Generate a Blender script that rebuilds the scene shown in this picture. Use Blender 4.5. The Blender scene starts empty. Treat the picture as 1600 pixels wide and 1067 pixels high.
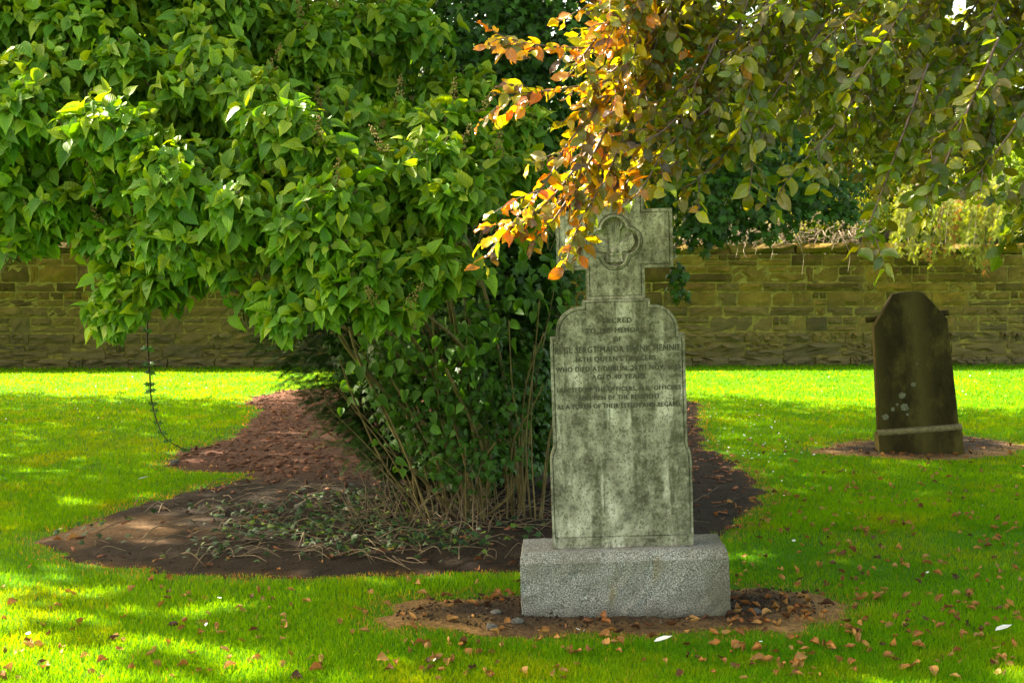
import bpy, math, random
import numpy as np
from mathutils import Vector, Matrix

rng = np.random.default_rng(11)
random.seed(11)
R = math.radians
scene = bpy.context.scene
COL = scene.collection

# ------------------------------------------------------------------ camera, sky, sun, exposure
FPX, CX, CY, CAMZ, HORIZ = 1900.0, 800.0, 533.5, 1.71, 439.0
PITCH = math.atan((CY - HORIZ) / FPX)
cam_data = bpy.data.cameras.new('camera')
cam = bpy.data.objects.new('camera', cam_data)
COL.objects.link(cam)
cam.location = (0, 0, CAMZ)
cam.rotation_euler = (math.pi / 2 - PITCH, 0, 0)
cam_data.sensor_width = 36.0
cam_data.lens = 36.0 * FPX / 1600.0
cam_data.clip_start = 0.05
cam_data.clip_end = 2000.0
cam_data.dof.use_dof = True
cam_data.dof.focus_distance = 6.3
cam_data.dof.aperture_fstop = 16.0
scene.camera = cam

SUN_AZ, SUN_EL = R(64), R(43)            # azimuth to the left of the view axis (from behind the scene)
SUN_DIR = np.array([-math.sin(SUN_AZ) * math.cos(SUN_EL), math.cos(SUN_AZ) * math.cos(SUN_EL), math.sin(SUN_EL)])
world = bpy.data.worlds.new('World')
scene.world = world
world.use_nodes = True
wn = world.node_tree.nodes
sky = wn.new('ShaderNodeTexSky')
sky.sky_type = 'NISHITA'
sky.sun_disc = False
sky.sun_elevation = SUN_EL
sky.sun_rotation = -SUN_AZ
sky.air_density = 1.0
sky.dust_density = 4.0
sky.ozone_density = 0.3
warm = wn.new('ShaderNodeMix'); warm.data_type = 'RGBA'; warm.blend_type = 'MULTIPLY'
warm.inputs[0].default_value = 1.0
warm.inputs[7].default_value = (1.14, 1.0, 0.72, 1.0)      # the photograph's warm white balance
world.node_tree.links.new(sky.outputs[0], warm.inputs[6])
world.node_tree.links.new(warm.outputs[2], wn['Background'].inputs[0])
wn['Background'].inputs[1].default_value = 0.12

sl = bpy.data.lights.new('sun', 'SUN')
sl.energy = 5.0
sl.angle = R(0.55)
sl.color = (1.0, 0.90, 0.72)
sun = bpy.data.objects.new('sun', sl)
COL.objects.link(sun)
sun.rotation_euler = Vector(-SUN_DIR).to_track_quat('-Z', 'Y').to_euler()
sun.location = (-20, 20, 30)

scene.view_settings.view_transform = 'Standard'
scene.view_settings.look = 'None'
scene.view_settings.exposure = 2.78
scene.view_settings.gamma = 1.0
scene.cycles.max_bounces = 10
scene.cycles.diffuse_bounces = 4
scene.cycles.transmission_bounces = 6
scene.cycles.use_denoising = True

# ------------------------------------------------------------------ helpers
cp, sp = math.cos(PITCH), math.sin(PITCH)


def ray(px, py):
    a, b = (px - CX) / FPX, (CY - py) / FPX
    return np.array([a, cp + b * sp, b * cp - sp])


def at(px, py, depth):
    """world point on the sight line of a photograph pixel at the given distance in y"""
    d = ray(px, py)
    return np.array([0, 0, CAMZ]) + d * (depth / d[1])


def gr(px, py, z=0.0):
    d = ray(px, py)
    t = (z - CAMZ) / d[2]
    return np.array([0, 0, CAMZ]) + d * t


def proj(P):
    P = np.asarray(P, float)
    q = P - np.array([0, 0, CAMZ])
    depth = q[..., 1] * cp - q[..., 2] * sp
    up = q[..., 1] * sp + q[..., 2] * cp
    depth = np.where(np.abs(depth) < 1e-6, 1e-6, depth)
    return CX + FPX * q[..., 0] / depth, CY - FPX * up / depth, depth


def tag(o, label=None, cat=None, group=None, kind=None):
    if label: o['label'] = label
    if cat: o['category'] = cat
    if group: o['group'] = group
    if kind: o['kind'] = kind
    return o


def empty(name, loc=(0, 0, 0), rot=(0, 0, 0)):
    o = bpy.data.objects.new(name, None)
    COL.objects.link(o)
    o.location = loc
    o.rotation_euler = rot
    o.empty_display_size = 0.1
    return o


def make_mesh(name, V, F, mat=None, col=None, smooth=False, luv=None):
    me = bpy.data.meshes.new(name)
    V = np.asarray(V, np.float32)
    if isinstance(F, np.ndarray):
        n, k = F.shape
        me.vertices.add(len(V))
        me.vertices.foreach_set('co', V.ravel())
        me.loops.add(n * k)
        me.loops.foreach_set('vertex_index', F.astype(np.int32).ravel())
        me.polygons.add(n)
        me.polygons.foreach_set('loop_start', np.arange(0, n * k, k, dtype=np.int32))
        me.update(calc_edges=True)
    else:
        me.from_pydata([tuple(v) for v in V], [], [tuple(f) for f in F])
        me.update()
    if smooth and len(me.polygons):
        me.polygons.foreach_set('use_smooth', np.ones(len(me.polygons), dtype=bool))
    if col is not None:
        a = me.color_attributes.new('Col', 'FLOAT_COLOR', 'POINT')
        c = np.ones((len(V), 4), np.float32)
        c[:, :3] = col
        a.data.foreach_set('color', c.ravel())
    if luv is not None:
        a = me.attributes.new('leaf_uv', 'FLOAT_VECTOR', 'POINT')
        a.data.foreach_set('vector', np.asarray(luv, np.float32).ravel())
    if mat: me.materials.append(mat)
    return me


def link(name, me, parent=None):
    o = bpy.data.objects.new(name, me)
    COL.objects.link(o)
    if parent is not None: o.parent = parent
    return o


def obj(name, V, F, mat, parent=None, col=None, smooth=False):
    return link(name, make_mesh(name, V, F, mat, col, smooth), parent)


def norm(a):
    return a / np.maximum(np.linalg.norm(a, axis=-1, keepdims=True), 1e-9)


def frames(d, nh):
    """rows x, y (tip), z (normal) for tip directions d and normal hints nh"""
    y = norm(d)
    x = norm(np.cross(y, nh))
    z = np.cross(x, y)
    return np.stack([x, y, z], axis=1)


def scatter(T, Ft, pos, B, scale, tint=None, cols=None):
    """copies of one small template as a single vertex/face set"""
    N, n = len(pos), len(T)
    s = np.asarray(scale, float).reshape(N, 1, 1)
    V = np.einsum('nj,Njk->Nnk', T, B) * s + pos[:, None, :]
    F = Ft[None] + (np.arange(N) * n)[:, None, None]
    C = None
    if cols is not None:
        t = np.ones((n, 3)) if tint is None else tint
        C = (cols[:, None, :] * t[None]).reshape(-1, 3)
    return V.reshape(-1, 3), F.reshape(-1, Ft.shape[1]), C


def join(parts):
    Vs, Fs, Cs, off = [], [], [], 0
    for V, F, C in parts:
        Vs.append(V); Fs.append(F + off); off += len(V)
        if C is not None: Cs.append(C)
    return np.concatenate(Vs), np.concatenate(Fs), (np.concatenate(Cs) if Cs else None)


def tube(path, r0, r1, seg=6, cap=True):
    P = np.asarray(path, float)
    n = len(P)
    T = norm(np.gradient(P, axis=0))
    ref = np.array([0.31, 0.17, 0.93]) if abs(T[0][2]) < 0.9 else np.array([1.0, 0.1, 0])
    X = norm(np.cross(T, ref)); Y = np.cross(T, X)
    a = np.linspace(0, 2 * np.pi, seg, endpoint=False)
    rad = np.linspace(r0, r1, n) if np.isscalar(r1) else np.asarray(r0)
    V = P[:, None] + rad[:, None, None] * (np.cos(a)[None, :, None] * X[:, None] + np.sin(a)[None, :, None] * Y[:, None])
    V = V.reshape(-1, 3)
    F = []
    for i in range(n - 1):
        for j in range(seg):
            k = (j + 1) % seg
            F.append((i * seg + j, i * seg + k, (i + 1) * seg + k, (i + 1) * seg + j))
    return V, np.array(F)


def bez(pts, n=14):
    """smooth Catmull-Rom path through points"""
    P = np.asarray(pts, float)
    P = np.vstack([2 * P[0] - P[1], P, 2 * P[-1] - P[-2]])
    out = []
    m = len(P) - 3
    for i in range(m):
        for t in np.linspace(0, 1, max(2, n // m), endpoint=False):
            a, b, c, d = P[i:i + 4]
            out.append(0.5 * (2 * b + (c - a) * t + (2 * a - 5 * b + 4 * c - d) * t * t + (3 * b - a - 3 * c + d) * t ** 3))
    out.append(P[-2])
    return np.array(out)


def vnoise(x, y, seed=0):
    """cheap smooth value noise on arrays, 0..1"""
    def h(i, j):
        v = np.sin(i * 127.1 + j * 311.7 + seed * 74.7) * 43758.5453
        return v - np.floor(v)
    xi, yi = np.floor(x), np.floor(y)
    fx, fy = x - xi, y - yi
    fx, fy = fx * fx * (3 - 2 * fx), fy * fy * (3 - 2 * fy)
    return (h(xi, yi) * (1 - fx) + h(xi + 1, yi) * fx) * (1 - fy) + (h(xi, yi + 1) * (1 - fx) + h(xi + 1, yi + 1) * fx) * fy


def fbm(x, y, seed=0, o=4):
    v, a, s = 0, 0.5, 0
    for k in range(o):
        v = v + a * vnoise(x * 2 ** k, y * 2 ** k, seed + k); s += a; a *= 0.5
    return v / s


def inside(poly, X, Y):
    P = np.asarray(poly); r = np.zeros(X.shape, bool)
    j = len(P) - 1
    for i in range(len(P)):
        xi, yi, xj, yj = P[i][0], P[i][1], P[j][0], P[j][1]
        c = ((yi > Y) != (yj > Y)) & (X < (xj - xi) * (Y - yi) / (yj - yi + 1e-12) + xi)
        r ^= c; j = i
    return r


def polydist(poly, X, Y):
    P = np.asarray(poly); d = np.full(X.shape, 1e9)
    for i in range(len(P)):
        a, b = P[i], P[(i + 1) % len(P)]
        e = b - a
        t = np.clip(((X - a[0]) * e[0] + (Y - a[1]) * e[1]) / (e @ e + 1e-12), 0, 1)
        d = np.minimum(d, np.hypot(X - a[0] - t * e[0], Y - a[1] - t * e[1]))
    return d


# ------------------------------------------------------------------ materials
def new_mat(name):
    m = bpy.data.materials.new(name)
    m.use_nodes = True
    nt = m.node_tree
    b = nt.nodes['Principled BSDF']
    return m, nt, b


def N(nt, t, **kw):
    n = nt.nodes.new(t)
    for k, v in kw.items():
        if k.startswith('i_'):
            key = k[2:]
            n.inputs[int(key) if key.isdigit() else key.replace('_', ' ')].default_value = v
        else:
            setattr(n, k, v)
    return n


def ramp(nt, fac, stops, interp='LINEAR'):
    r = nt.nodes.new('ShaderNodeValToRGB')
    r.color_ramp.interpolation = interp
    e = r.color_ramp.elements
    while len(e) < len(stops): e.new(0.5)
    for k, (p, c) in enumerate(stops):
        e[k].position = p
        e[k].color = (*c, 1) if len(c) == 3 else c
    nt.links.new(fac, r.inputs[0])
    return r.outputs[0]


def mixc(nt, fac, a, b, mode='MIX'):
    m = nt.nodes.new('ShaderNodeMix')
    m.data_type = 'RGBA'; m.blend_type = mode
    for s, v in ((m.inputs[0], fac), (m.inputs[6], a), (m.inputs[7], b)):
        if hasattr(v, 'links') or isinstance(v, bpy.types.NodeSocket): nt.links.new(v, s)
        elif isinstance(v, (int, float)): s.default_value = v
        else: s.default_value = (*v, 1)
    return m.outputs[2]


def noise(nt, vec, scale, detail=5, rough=0.6, dist=0.0):
    n = N(nt, 'ShaderNodeTexNoise', i_Scale=scale, i_Detail=detail, i_Roughness=rough, i_Distortion=dist)
    if vec is not None: nt.links.new(vec, n.inputs['Vector'])
    return n.outputs[0]


def mapping(nt, src, scale=(1, 1, 1), loc=(0, 0, 0)):
    m = N(nt, 'ShaderNodeMapping')
    m.inputs['Scale'].default_value = scale
    m.inputs['Location'].default_value = loc
    nt.links.new(src, m.inputs['Vector'])
    return m.outputs[0]


def bump(nt, b, h, strength=0.4, dist=0.02):
    n = N(nt, 'ShaderNodeBump', i_Strength=strength, i_Distance=dist)
    nt.links.new(h, n.inputs['Height'])
    nt.links.new(n.outputs[0], b.inputs['Normal'])


def leaf_mat(name, rough=0.42, trans=0.4, tcol=(1.0, 1.15, 0.35), spec=0.5, var=0.25, nscale=18.0, veins=0.0, freq=34.0):
    """leaf: base colour from the leaf's own 'Col', glossy top, light shining through"""
    m, nt, b = new_mat(name)
    at_ = N(nt, 'ShaderNodeAttribute', attribute_name='Col')
    geo = N(nt, 'ShaderNodeNewGeometry')
    nz = noise(nt, geo.outputs['Position'], nscale, 3)
    dark = mixc(nt, 1.0, at_.outputs['Color'], (1 - var, 1 - var, 1 - var), 'MULTIPLY')
    lite = mixc(nt, 1.0, at_.outputs['Color'], (1 + var, 1 + var, 1 + var * 0.8), 'MULTIPLY')
    c = mixc(nt, nz, dark, lite)
    if veins:
        uv = N(nt, 'ShaderNodeAttribute', attribute_name='leaf_uv')
        sx = N(nt, 'ShaderNodeSeparateXYZ'); nt.links.new(uv.outputs['Vector'], sx.inputs[0])
        ab = N(nt, 'ShaderNodeMath', operation='ABSOLUTE'); nt.links.new(sx.outputs[0], ab.inputs[0])
        k = N(nt, 'ShaderNodeMath', operation='MULTIPLY_ADD', i_1=-0.9); nt.links.new(ab.outputs[0], k.inputs[0]); nt.links.new(sx.outputs[1], k.inputs[2])
        f = N(nt, 'ShaderNodeMath', operation='MULTIPLY', i_1=freq); nt.links.new(k.outputs[0], f.inputs[0])
        sn = N(nt, 'ShaderNodeMath', operation='SINE'); nt.links.new(f.outputs[0], sn.inputs[0])
        side = ramp(nt, sn.outputs[0], [(0.55, (0, 0, 0)), (1.0, (0.5, 0.5, 0.5))])
        mid = ramp(nt, ab.outputs[0], [(0.012, (1, 1, 1)), (0.035, (0, 0, 0))])
        vf = mixc(nt, 1.0, side, mid, 'LIGHTEN')
        c = mixc(nt, vf, c, mixc(nt, 1.0, c, (1 + veins, 1 + veins, 1 + veins), 'MULTIPLY'))
        bump(nt, b, sn.outputs[0], 0.25, 0.004)
    nt.links.new(c, b.inputs['Base Color'])
    b.inputs['Roughness'].default_value = rough
    b.inputs['Specular IOR Level'].default_value = spec
    tr = N(nt, 'ShaderNodeBsdfTranslucent')
    tc = mixc(nt, 1.0, c, tcol, 'MULTIPLY')
    nt.links.new(tc, tr.inputs['Color'])
    mx = N(nt, 'ShaderNodeMixShader', i_0=trans)
    nt.links.new(b.outputs[0], mx.inputs[1]); nt.links.new(tr.outputs[0], mx.inputs[2])
    nt.links.new(mx.outputs[0], nt.nodes['Material Output'].inputs[0])
    return m


M = {}
M['grass'] = leaf_mat('grass_blade', 0.6, 0.5, (3.4, 2.0, 0.2), 0.08, 0.25, 3.0)
M['lilac'] = leaf_mat('lilac_leaf', 0.46, 0.30, (1.8, 1.7, 0.2), 0.32, 0.22, 9.0, 0.5, 40.0)
M['ivy'] = leaf_mat('ivy_leaf', 0.42, 0.24, (1.4, 1.4, 0.3), 0.25, 0.3, 8.0)
M['yew'] = leaf_mat('yew_needle', 0.7, 0.15, (1.2, 1.4, 0.4), 0.1, 0.4, 3.0)
M['beech'] = leaf_mat('beech_leaf', 0.17, 0.5, (2.2, 2.0, 0.25), 0.7, 0.25, 14.0, 0.35, 60.0)
M['canopy'] = leaf_mat('canopy_leaf', 0.5, 0.4, (1.3, 1.5, 0.4), 0.4, 0.2, 2.0)
M['backleaf'] = leaf_mat('garden_leaf', 0.5, 0.55, (1.7, 1.6, 0.3), 0.3, 0.3, 2.0)
M['dryleaf'] = leaf_mat('dry_leaf', 0.6, 0.15, (1.3, 1.1, 0.7), 0.3, 0.35, 40.0)
M['flower'] = leaf_mat('white_petal', 0.6, 0.2, (1, 1, 1), 0.3, 0.05, 10)


def bark_mat(name, a, b_, scale=30, rough=0.85):
    m, nt, b = new_mat(name)
    tc = N(nt, 'ShaderNodeNewGeometry')
    v = mapping(nt, tc.outputs['Position'], (1, 1, 0.25))
    n = noise(nt, v, scale, 6, 0.65)
    nt.links.new(ramp(nt, n, [(0.3, a), (0.7, b_)]), b.inputs['Base Color'])
    b.inputs['Roughness'].default_value = rough
    bump(nt, b, n, 0.6, 0.01)
    return m


M['stem'] = bark_mat('lilac_bark', (0.06, 0.047, 0.013), (0.21, 0.16, 0.05), 26)
M['bark'] = bark_mat('tree_bark', (0.018, 0.013, 0.008), (0.075, 0.050, 0.026), 14)
M['twig'] = bark_mat('beech_twig', (0.05, 0.03, 0.02), (0.15, 0.09, 0.06), 40, 0.6)
M['deadwood'] = bark_mat('dead_vine', (0.09, 0.065, 0.04), (0.27, 0.205, 0.14), 20)
M['litter'] = bark_mat('dry_twig', (0.06, 0.042, 0.022), (0.22, 0.16, 0.085), 20)


def lawn_mat():
    m, nt, b = new_mat('lawn_turf')
    g = N(nt, 'ShaderNodeNewGeometry')
    n1 = noise(nt, g.outputs['Position'], 0.9, 4)
    n2 = noise(nt, mapping(nt, g.outputs['Position'], (1, 1, 1)), 55, 6, 0.7)
    c = ramp(nt, n1, [(0.3, (0.034, 0.115, 0.001)), (0.7, (0.065, 0.165, 0.0015))])
    c = mixc(nt, ramp(nt, n2, [(0.3, (0, 0, 0)), (0.75, (1, 1, 1))]), c, (0.055, 0.16, 0.0015))
    nt.links.new(c, b.inputs['Base Color'])
    b.inputs['Roughness'].default_value = 0.9
    b.inputs['Specular IOR Level'].default_value = 0.1
    bump(nt, b, n2, 0.8, 0.02)
    return m


def soil_mat():
    m, nt, b = new_mat('soil')
    g = N(nt, 'ShaderNodeNewGeometry')
    a = N(nt, 'ShaderNodeAttribute', attribute_name='Col')
    n1 = noise(nt, g.outputs['Position'], 45, 7, 0.7)
    n2 = noise(nt, g.outputs['Position'], 6, 4)
    d = mixc(nt, 1.0, a.outputs['Color'], (0.45, 0.45, 0.45), 'MULTIPLY')
    l = mixc(nt, 1.0, a.outputs['Color'], (1.7, 1.6, 1.5), 'MULTIPLY')
    c = mixc(nt, ramp(nt, n1, [(0.35, (0, 0, 0)), (0.68, (1, 1, 1))]), d, l)
    c = mixc(nt, ramp(nt, n2, [(0.4, (0, 0, 0)), (0.7, (0.5, 0.5, 0.5))]), c, d)
    nt.links.new(c, b.inputs['Base Color'])
    b.inputs['Roughness'].default_value = 0.95
    b.inputs['Specular IOR Level'].default_value = 0.15
    bump(nt, b, n1, 0.9, 0.02)
    return m


def slab_mat():
    """weathered grey-green limestone: dark grime, pale lichen bloom, vertical rain streaks"""
    m, nt, b = new_mat('weathered_limestone')
    tc = N(nt, 'ShaderNodeTexCoord')
    o = tc.outputs['Object']
    patch = noise(nt, mapping(nt, o, (3.6, 3.6, 2.0), (0.7, 0, 1.3)), 1.5, 9, 0.68, 0.25)
    streak = noise(nt, mapping(nt, o, (15, 15, 1.3)), 1.0, 5, 0.6, 0.6)
    grain = noise(nt, mapping(nt, o, (1, 1, 0.8)), 95, 5, 0.8)
    mid = noise(nt, o, 22, 6, 0.7)
    base = ramp(nt, patch, [(0.36, (0.068, 0.064, 0.040)), (0.46, (0.155, 0.149, 0.105)), (0.53, (0.29, 0.28, 0.205)), (0.62, (0.54, 0.52, 0.42))])
    base = mixc(nt, ramp(nt, streak, [(0.40, (0.85, 0.85, 0.85)), (0.53, (0, 0, 0))]), base, (0.075, 0.076, 0.042))
    base = mixc(nt, ramp(nt, mid, [(0.42, (0, 0, 0)), (0.66, (0.55, 0.55, 0.55))]), base, (0.43, 0.42, 0.31))
    spots = ramp(nt, grain, [(0.40, (1, 1, 1)), (0.49, (0, 0, 0))])
    base = mixc(nt, mixc(nt, 1.0, spots, (0.75, 0.75, 0.75), 'MULTIPLY'), base, (0.045, 0.042, 0.020))
    nt.links.new(base, b.inputs['Base Color'])
    b.inputs['Roughness'].default_value = 0.92
    b.inputs['Specular IOR Level'].default_value = 0.2
    bump(nt, b, grain, 0.35, 0.006)
    return m


def granite_mat():
    m, nt, b = new_mat('grey_granite')
    tc = N(nt, 'ShaderNodeTexCoord')
    o = tc.outputs['Object']
    g = noise(nt, o, 150, 3, 0.75)
    g2 = noise(nt, o, 60, 4, 0.7)
    c = ramp(nt, g, [(0.36, (0.04, 0.039, 0.034)), (0.46, (0.155, 0.152, 0.13)), (0.55, (0.33, 0.325, 0.29)), (0.66, (0.58, 0.57, 0.52))])
    grime = noise(nt, mapping(nt, o, (3, 3, 4)), 1.2, 5, 0.6, 0.5)
    c = mixc(nt, ramp(nt, grime, [(0.44, (0, 0, 0)), (0.68, (0.7, 0.7, 0.7))]), c, (0.115, 0.105, 0.075))
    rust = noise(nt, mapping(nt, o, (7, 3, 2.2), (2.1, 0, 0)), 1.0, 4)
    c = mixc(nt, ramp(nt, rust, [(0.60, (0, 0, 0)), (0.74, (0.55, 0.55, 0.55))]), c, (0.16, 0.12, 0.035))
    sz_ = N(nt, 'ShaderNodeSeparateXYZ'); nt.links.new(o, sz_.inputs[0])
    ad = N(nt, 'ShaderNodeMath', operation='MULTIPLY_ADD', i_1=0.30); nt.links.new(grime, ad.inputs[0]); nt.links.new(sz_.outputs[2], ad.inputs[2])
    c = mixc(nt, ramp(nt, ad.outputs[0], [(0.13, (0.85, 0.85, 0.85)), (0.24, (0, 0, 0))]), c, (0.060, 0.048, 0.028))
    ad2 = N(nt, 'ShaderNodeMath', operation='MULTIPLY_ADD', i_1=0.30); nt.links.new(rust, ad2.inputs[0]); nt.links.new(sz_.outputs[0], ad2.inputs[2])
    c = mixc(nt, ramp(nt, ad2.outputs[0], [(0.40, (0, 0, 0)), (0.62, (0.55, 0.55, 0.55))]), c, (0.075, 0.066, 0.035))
    nt.links.new(c, b.inputs['Base Color'])
    b.inputs['Roughness'].default_value = 0.85
    b.inputs['Specular IOR Level'].default_value = 0.3
    mx = N(nt, 'ShaderNodeMath', operation='ADD')
    nt.links.new(g, mx.inputs[0]); nt.links.new(g2, mx.inputs[1])
    bump(nt, b, mx.outputs[0], 0.6, 0.008)
    return m


def brown_mat():
    """dark brown sandstone with moss and an ochre wash down the middle"""
    m, nt, b = new_mat('dark_sandstone')
    tc = N(nt, 'ShaderNodeTexCoord')
    o = tc.outputs['Object']
    st = noise(nt, mapping(nt, o, (4.5, 4.5, 2.4)), 1.0, 9, 0.75, 0.0)
    gr_ = noise(nt, o, 70, 6, 0.75)
    c = ramp(nt, st, [(0.32, (0.022, 0.017, 0.006)), (0.48, (0.040, 0.032, 0.010)), (0.62, (0.085, 0.070, 0.017)), (0.76, (0.14, 0.12, 0.04))])
    c = mixc(nt, ramp(nt, gr_, [(0.45, (0, 0, 0)), (0.7, (0.5, 0.5, 0.5))]), c, (0.025, 0.019, 0.010))
    sx = N(nt, 'ShaderNodeSeparateXYZ'); nt.links.new(o, sx.inputs[0])
    wob = N(nt, 'ShaderNodeMath', operation='MULTIPLY_ADD', i_1=0.34, i_2=-0.20); nt.links.new(st, wob.inputs[0])
    ax = N(nt, 'ShaderNodeMath', operation='ADD'); nt.links.new(sx.outputs[0], ax.inputs[0]); nt.links.new(wob.outputs[0], ax.inputs[1])
    aa = N(nt, 'ShaderNodeMath', operation='ABSOLUTE'); nt.links.new(ax.outputs[0], aa.inputs[0])
    c = mixc(nt, ramp(nt, aa.outputs[0], [(0.0, (0.75, 0.75, 0.75)), (0.14, (0, 0, 0)), (0.30, (0, 0, 0)), (0.40, (0.5, 0.5, 0.5))]), c, mixc(nt, gr_, (0.055, 0.045, 0.012), (0.15, 0.125, 0.035)))
    nt.links.new(c, b.inputs['Base Color'])
    b.inputs['Roughness'].default_value = 0.95
    b.inputs['Specular IOR Level'].default_value = 0.1
    bump(nt, b, gr_, 0.6, 0.01)
    return m


def wall_mat():
    m, nt, b = new_mat('wall_stone')
    oi = N(nt, 'ShaderNodeObjectInfo')
    g = N(nt, 'ShaderNodeNewGeometry')
    n1 = noise(nt, g.outputs['Position'], 2.2, 6, 0.65, 0.3)
    n2 = noise(nt, g.outputs['Position'], 14, 6, 0.7)
    c = ramp(nt, n1, [(0.3, (0.078, 0.050, 0.007)), (0.5, (0.140, 0.092, 0.012)), (0.7, (0.225, 0.155, 0.024))])
    per = ramp(nt, oi.outputs['Random'], [(0.0, (0.42, 0.44, 0.6)), (0.3, (0.95, 0.95, 1.1)), (0.6, (1.2, 1.15, 0.9)), (0.85, (0.75, 0.8, 1.6)), (1.0, (1.05, 0.95, 1.3))])
    c = mixc(nt, 1.0, c, per, 'MULTIPLY')
    c = mixc(nt, ramp(nt, n2, [(0.48, (0, 0, 0)), (0.78, (0.6, 0.6, 0.6))]), c, (0.055, 0.045, 0.014))
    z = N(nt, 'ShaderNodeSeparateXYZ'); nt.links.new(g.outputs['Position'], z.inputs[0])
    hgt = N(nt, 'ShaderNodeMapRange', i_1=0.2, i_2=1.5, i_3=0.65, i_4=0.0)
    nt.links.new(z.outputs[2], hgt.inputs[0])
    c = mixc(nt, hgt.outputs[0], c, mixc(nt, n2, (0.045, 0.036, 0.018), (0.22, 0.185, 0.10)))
    nt.links.new(c, b.inputs['Base Color'])
    b.inputs['Roughness'].default_value = 0.92
    b.inputs['Specular IOR Level'].default_value = 0.2
    bump(nt, b, n2, 0.6, 0.03)
    return m


def plain(name, c, rough=0.9, scale=30, var=0.4):
    m, nt, b = new_mat(name)
    g = N(nt, 'ShaderNodeNewGeometry')
    n = noise(nt, g.outputs['Position'], scale, 5, 0.7)
    nt.links.new(ramp(nt, n, [(0.3, tuple(x * (1 - var) for x in c)), (0.7, tuple(x * (1 + var) for x in c))]), b.inputs['Base Color'])
    b.inputs['Roughness'].default_value = rough
    bump(nt, b, n, 0.5, 0.01)
    return m


M['lawn'] = lawn_mat()
M['soil'] = soil_mat()
M['slab'] = slab_mat()
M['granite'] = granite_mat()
M['brown'] = brown_mat()
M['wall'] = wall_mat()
M['mortar'] = plain('lime_mortar', (0.19, 0.150, 0.026), 0.95, 9, 0.65)
M['letter'] = plain('carved_letter', (0.062, 0.059, 0.037), 0.95, 28, 0.4)
M['lichen'] = plain('lichen', (0.15, 0.15, 0.085), 0.95, 60, 0.5)
M['chip'] = leaf_mat('wood_chip', 0.9, 0.0, (1, 1, 1), 0.1, 0.3, 20)
M['pebble'] = plain('pebble', (0.09, 0.085, 0.07), 0.9, 30, 0.5)
M['seed'] = plain('seed_head', (0.20, 0.15, 0.03), 0.8, 60, 0.4)

# ------------------------------------------------------------------ ground and beds
WALL_Y0, WALL_SL = 24.1, 0.05               # wall face: y = WALL_Y0 + WALL_SL * x


def bed_poly(px):
    return np.array([gr(x, y)[:2] for x, y in px])


BED_A = bed_poly([(60, 848), (100, 832), (165, 815), (185, 800), (240, 786), (275, 774), (335, 760), (400, 747), (398, 738), (310, 735), (262, 727),
                  (292, 705), (345, 691), (370, 682), (398, 660), (412, 641), (385, 631), (402, 620), (440, 612), (560, 606), (700, 606), (870, 610), (1040, 622),
                  (1092, 631), (1085, 660), (1100, 700), (1150, 728), (1182, 762), (1190, 790), (1152, 815), (1112, 840), (1060, 862), (900, 880),
                  (815, 889), (700, 892), (560, 900), (420, 904), (300, 899), (180, 888), (100, 868)])
BED_B = bed_poly([(598, 963), (640, 943), (720, 934), (815, 930), (960, 926), (1145, 921), (1230, 921), (1272, 935), (1322, 948), (1290, 966), (1230, 980),
                  (1100, 984), (960, 987), (800, 993), (740, 986), (690, 979), (620, 976)])
BED_C = bed_poly([(1262, 706), (1330, 692), (1375, 689), (1500, 681), (1560, 689), (1605, 699), (1560, 712), (1500, 717), (1420, 720), (1370, 715), (1310, 712)])
BEDS = [BED_A, BED_B, BED_C]


def bed_signed(X, Y):
    """distance to the nearest bed edge, negative inside, roughened"""
    d = np.full(X.shape, 1e9)
    for P in BEDS:
        dd = polydist(P, X, Y)
        dd = np.where(inside(P, X, Y), -dd, dd)
        d = np.minimum(d, dd)
    return d + (fbm(X * 6, Y * 6, 5, 5) - 0.5) * 0.26


g = 400.0
obj('ground', [(-g, -g, -0.012), (g, -g, -0.012), (g, g, -0.012), (-g, g, -0.012)], [(0, 1, 2, 3)], plain('far_ground', (0.05, 0.09, 0.012), 0.95, 3, 0.3))['kind'] = 'structure'
# gently uneven lawn sheet
xs = np.linspace(-16, 16, 161); ys = np.linspace(2.0, 25.5, 119)
X, Y = np.meshgrid(xs, ys)


def lawn_z(X, Y):
    return (fbm(X * 0.45, Y * 0.45, 3) - 0.5) * 0.03 + 0.004


LV = np.stack([X, Y, lawn_z(X, Y)], -1).reshape(-1, 3)
nx = len(xs)
idx = np.arange((len(ys) - 1) * nx).reshape(len(ys) - 1, nx)[:, :-1].ravel()
LF = np.stack([idx, idx + 1, idx + nx + 1, idx + nx], 1)
obj('lawn', LV, LF, M['lawn'], smooth=True)['kind'] = 'structure'


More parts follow.
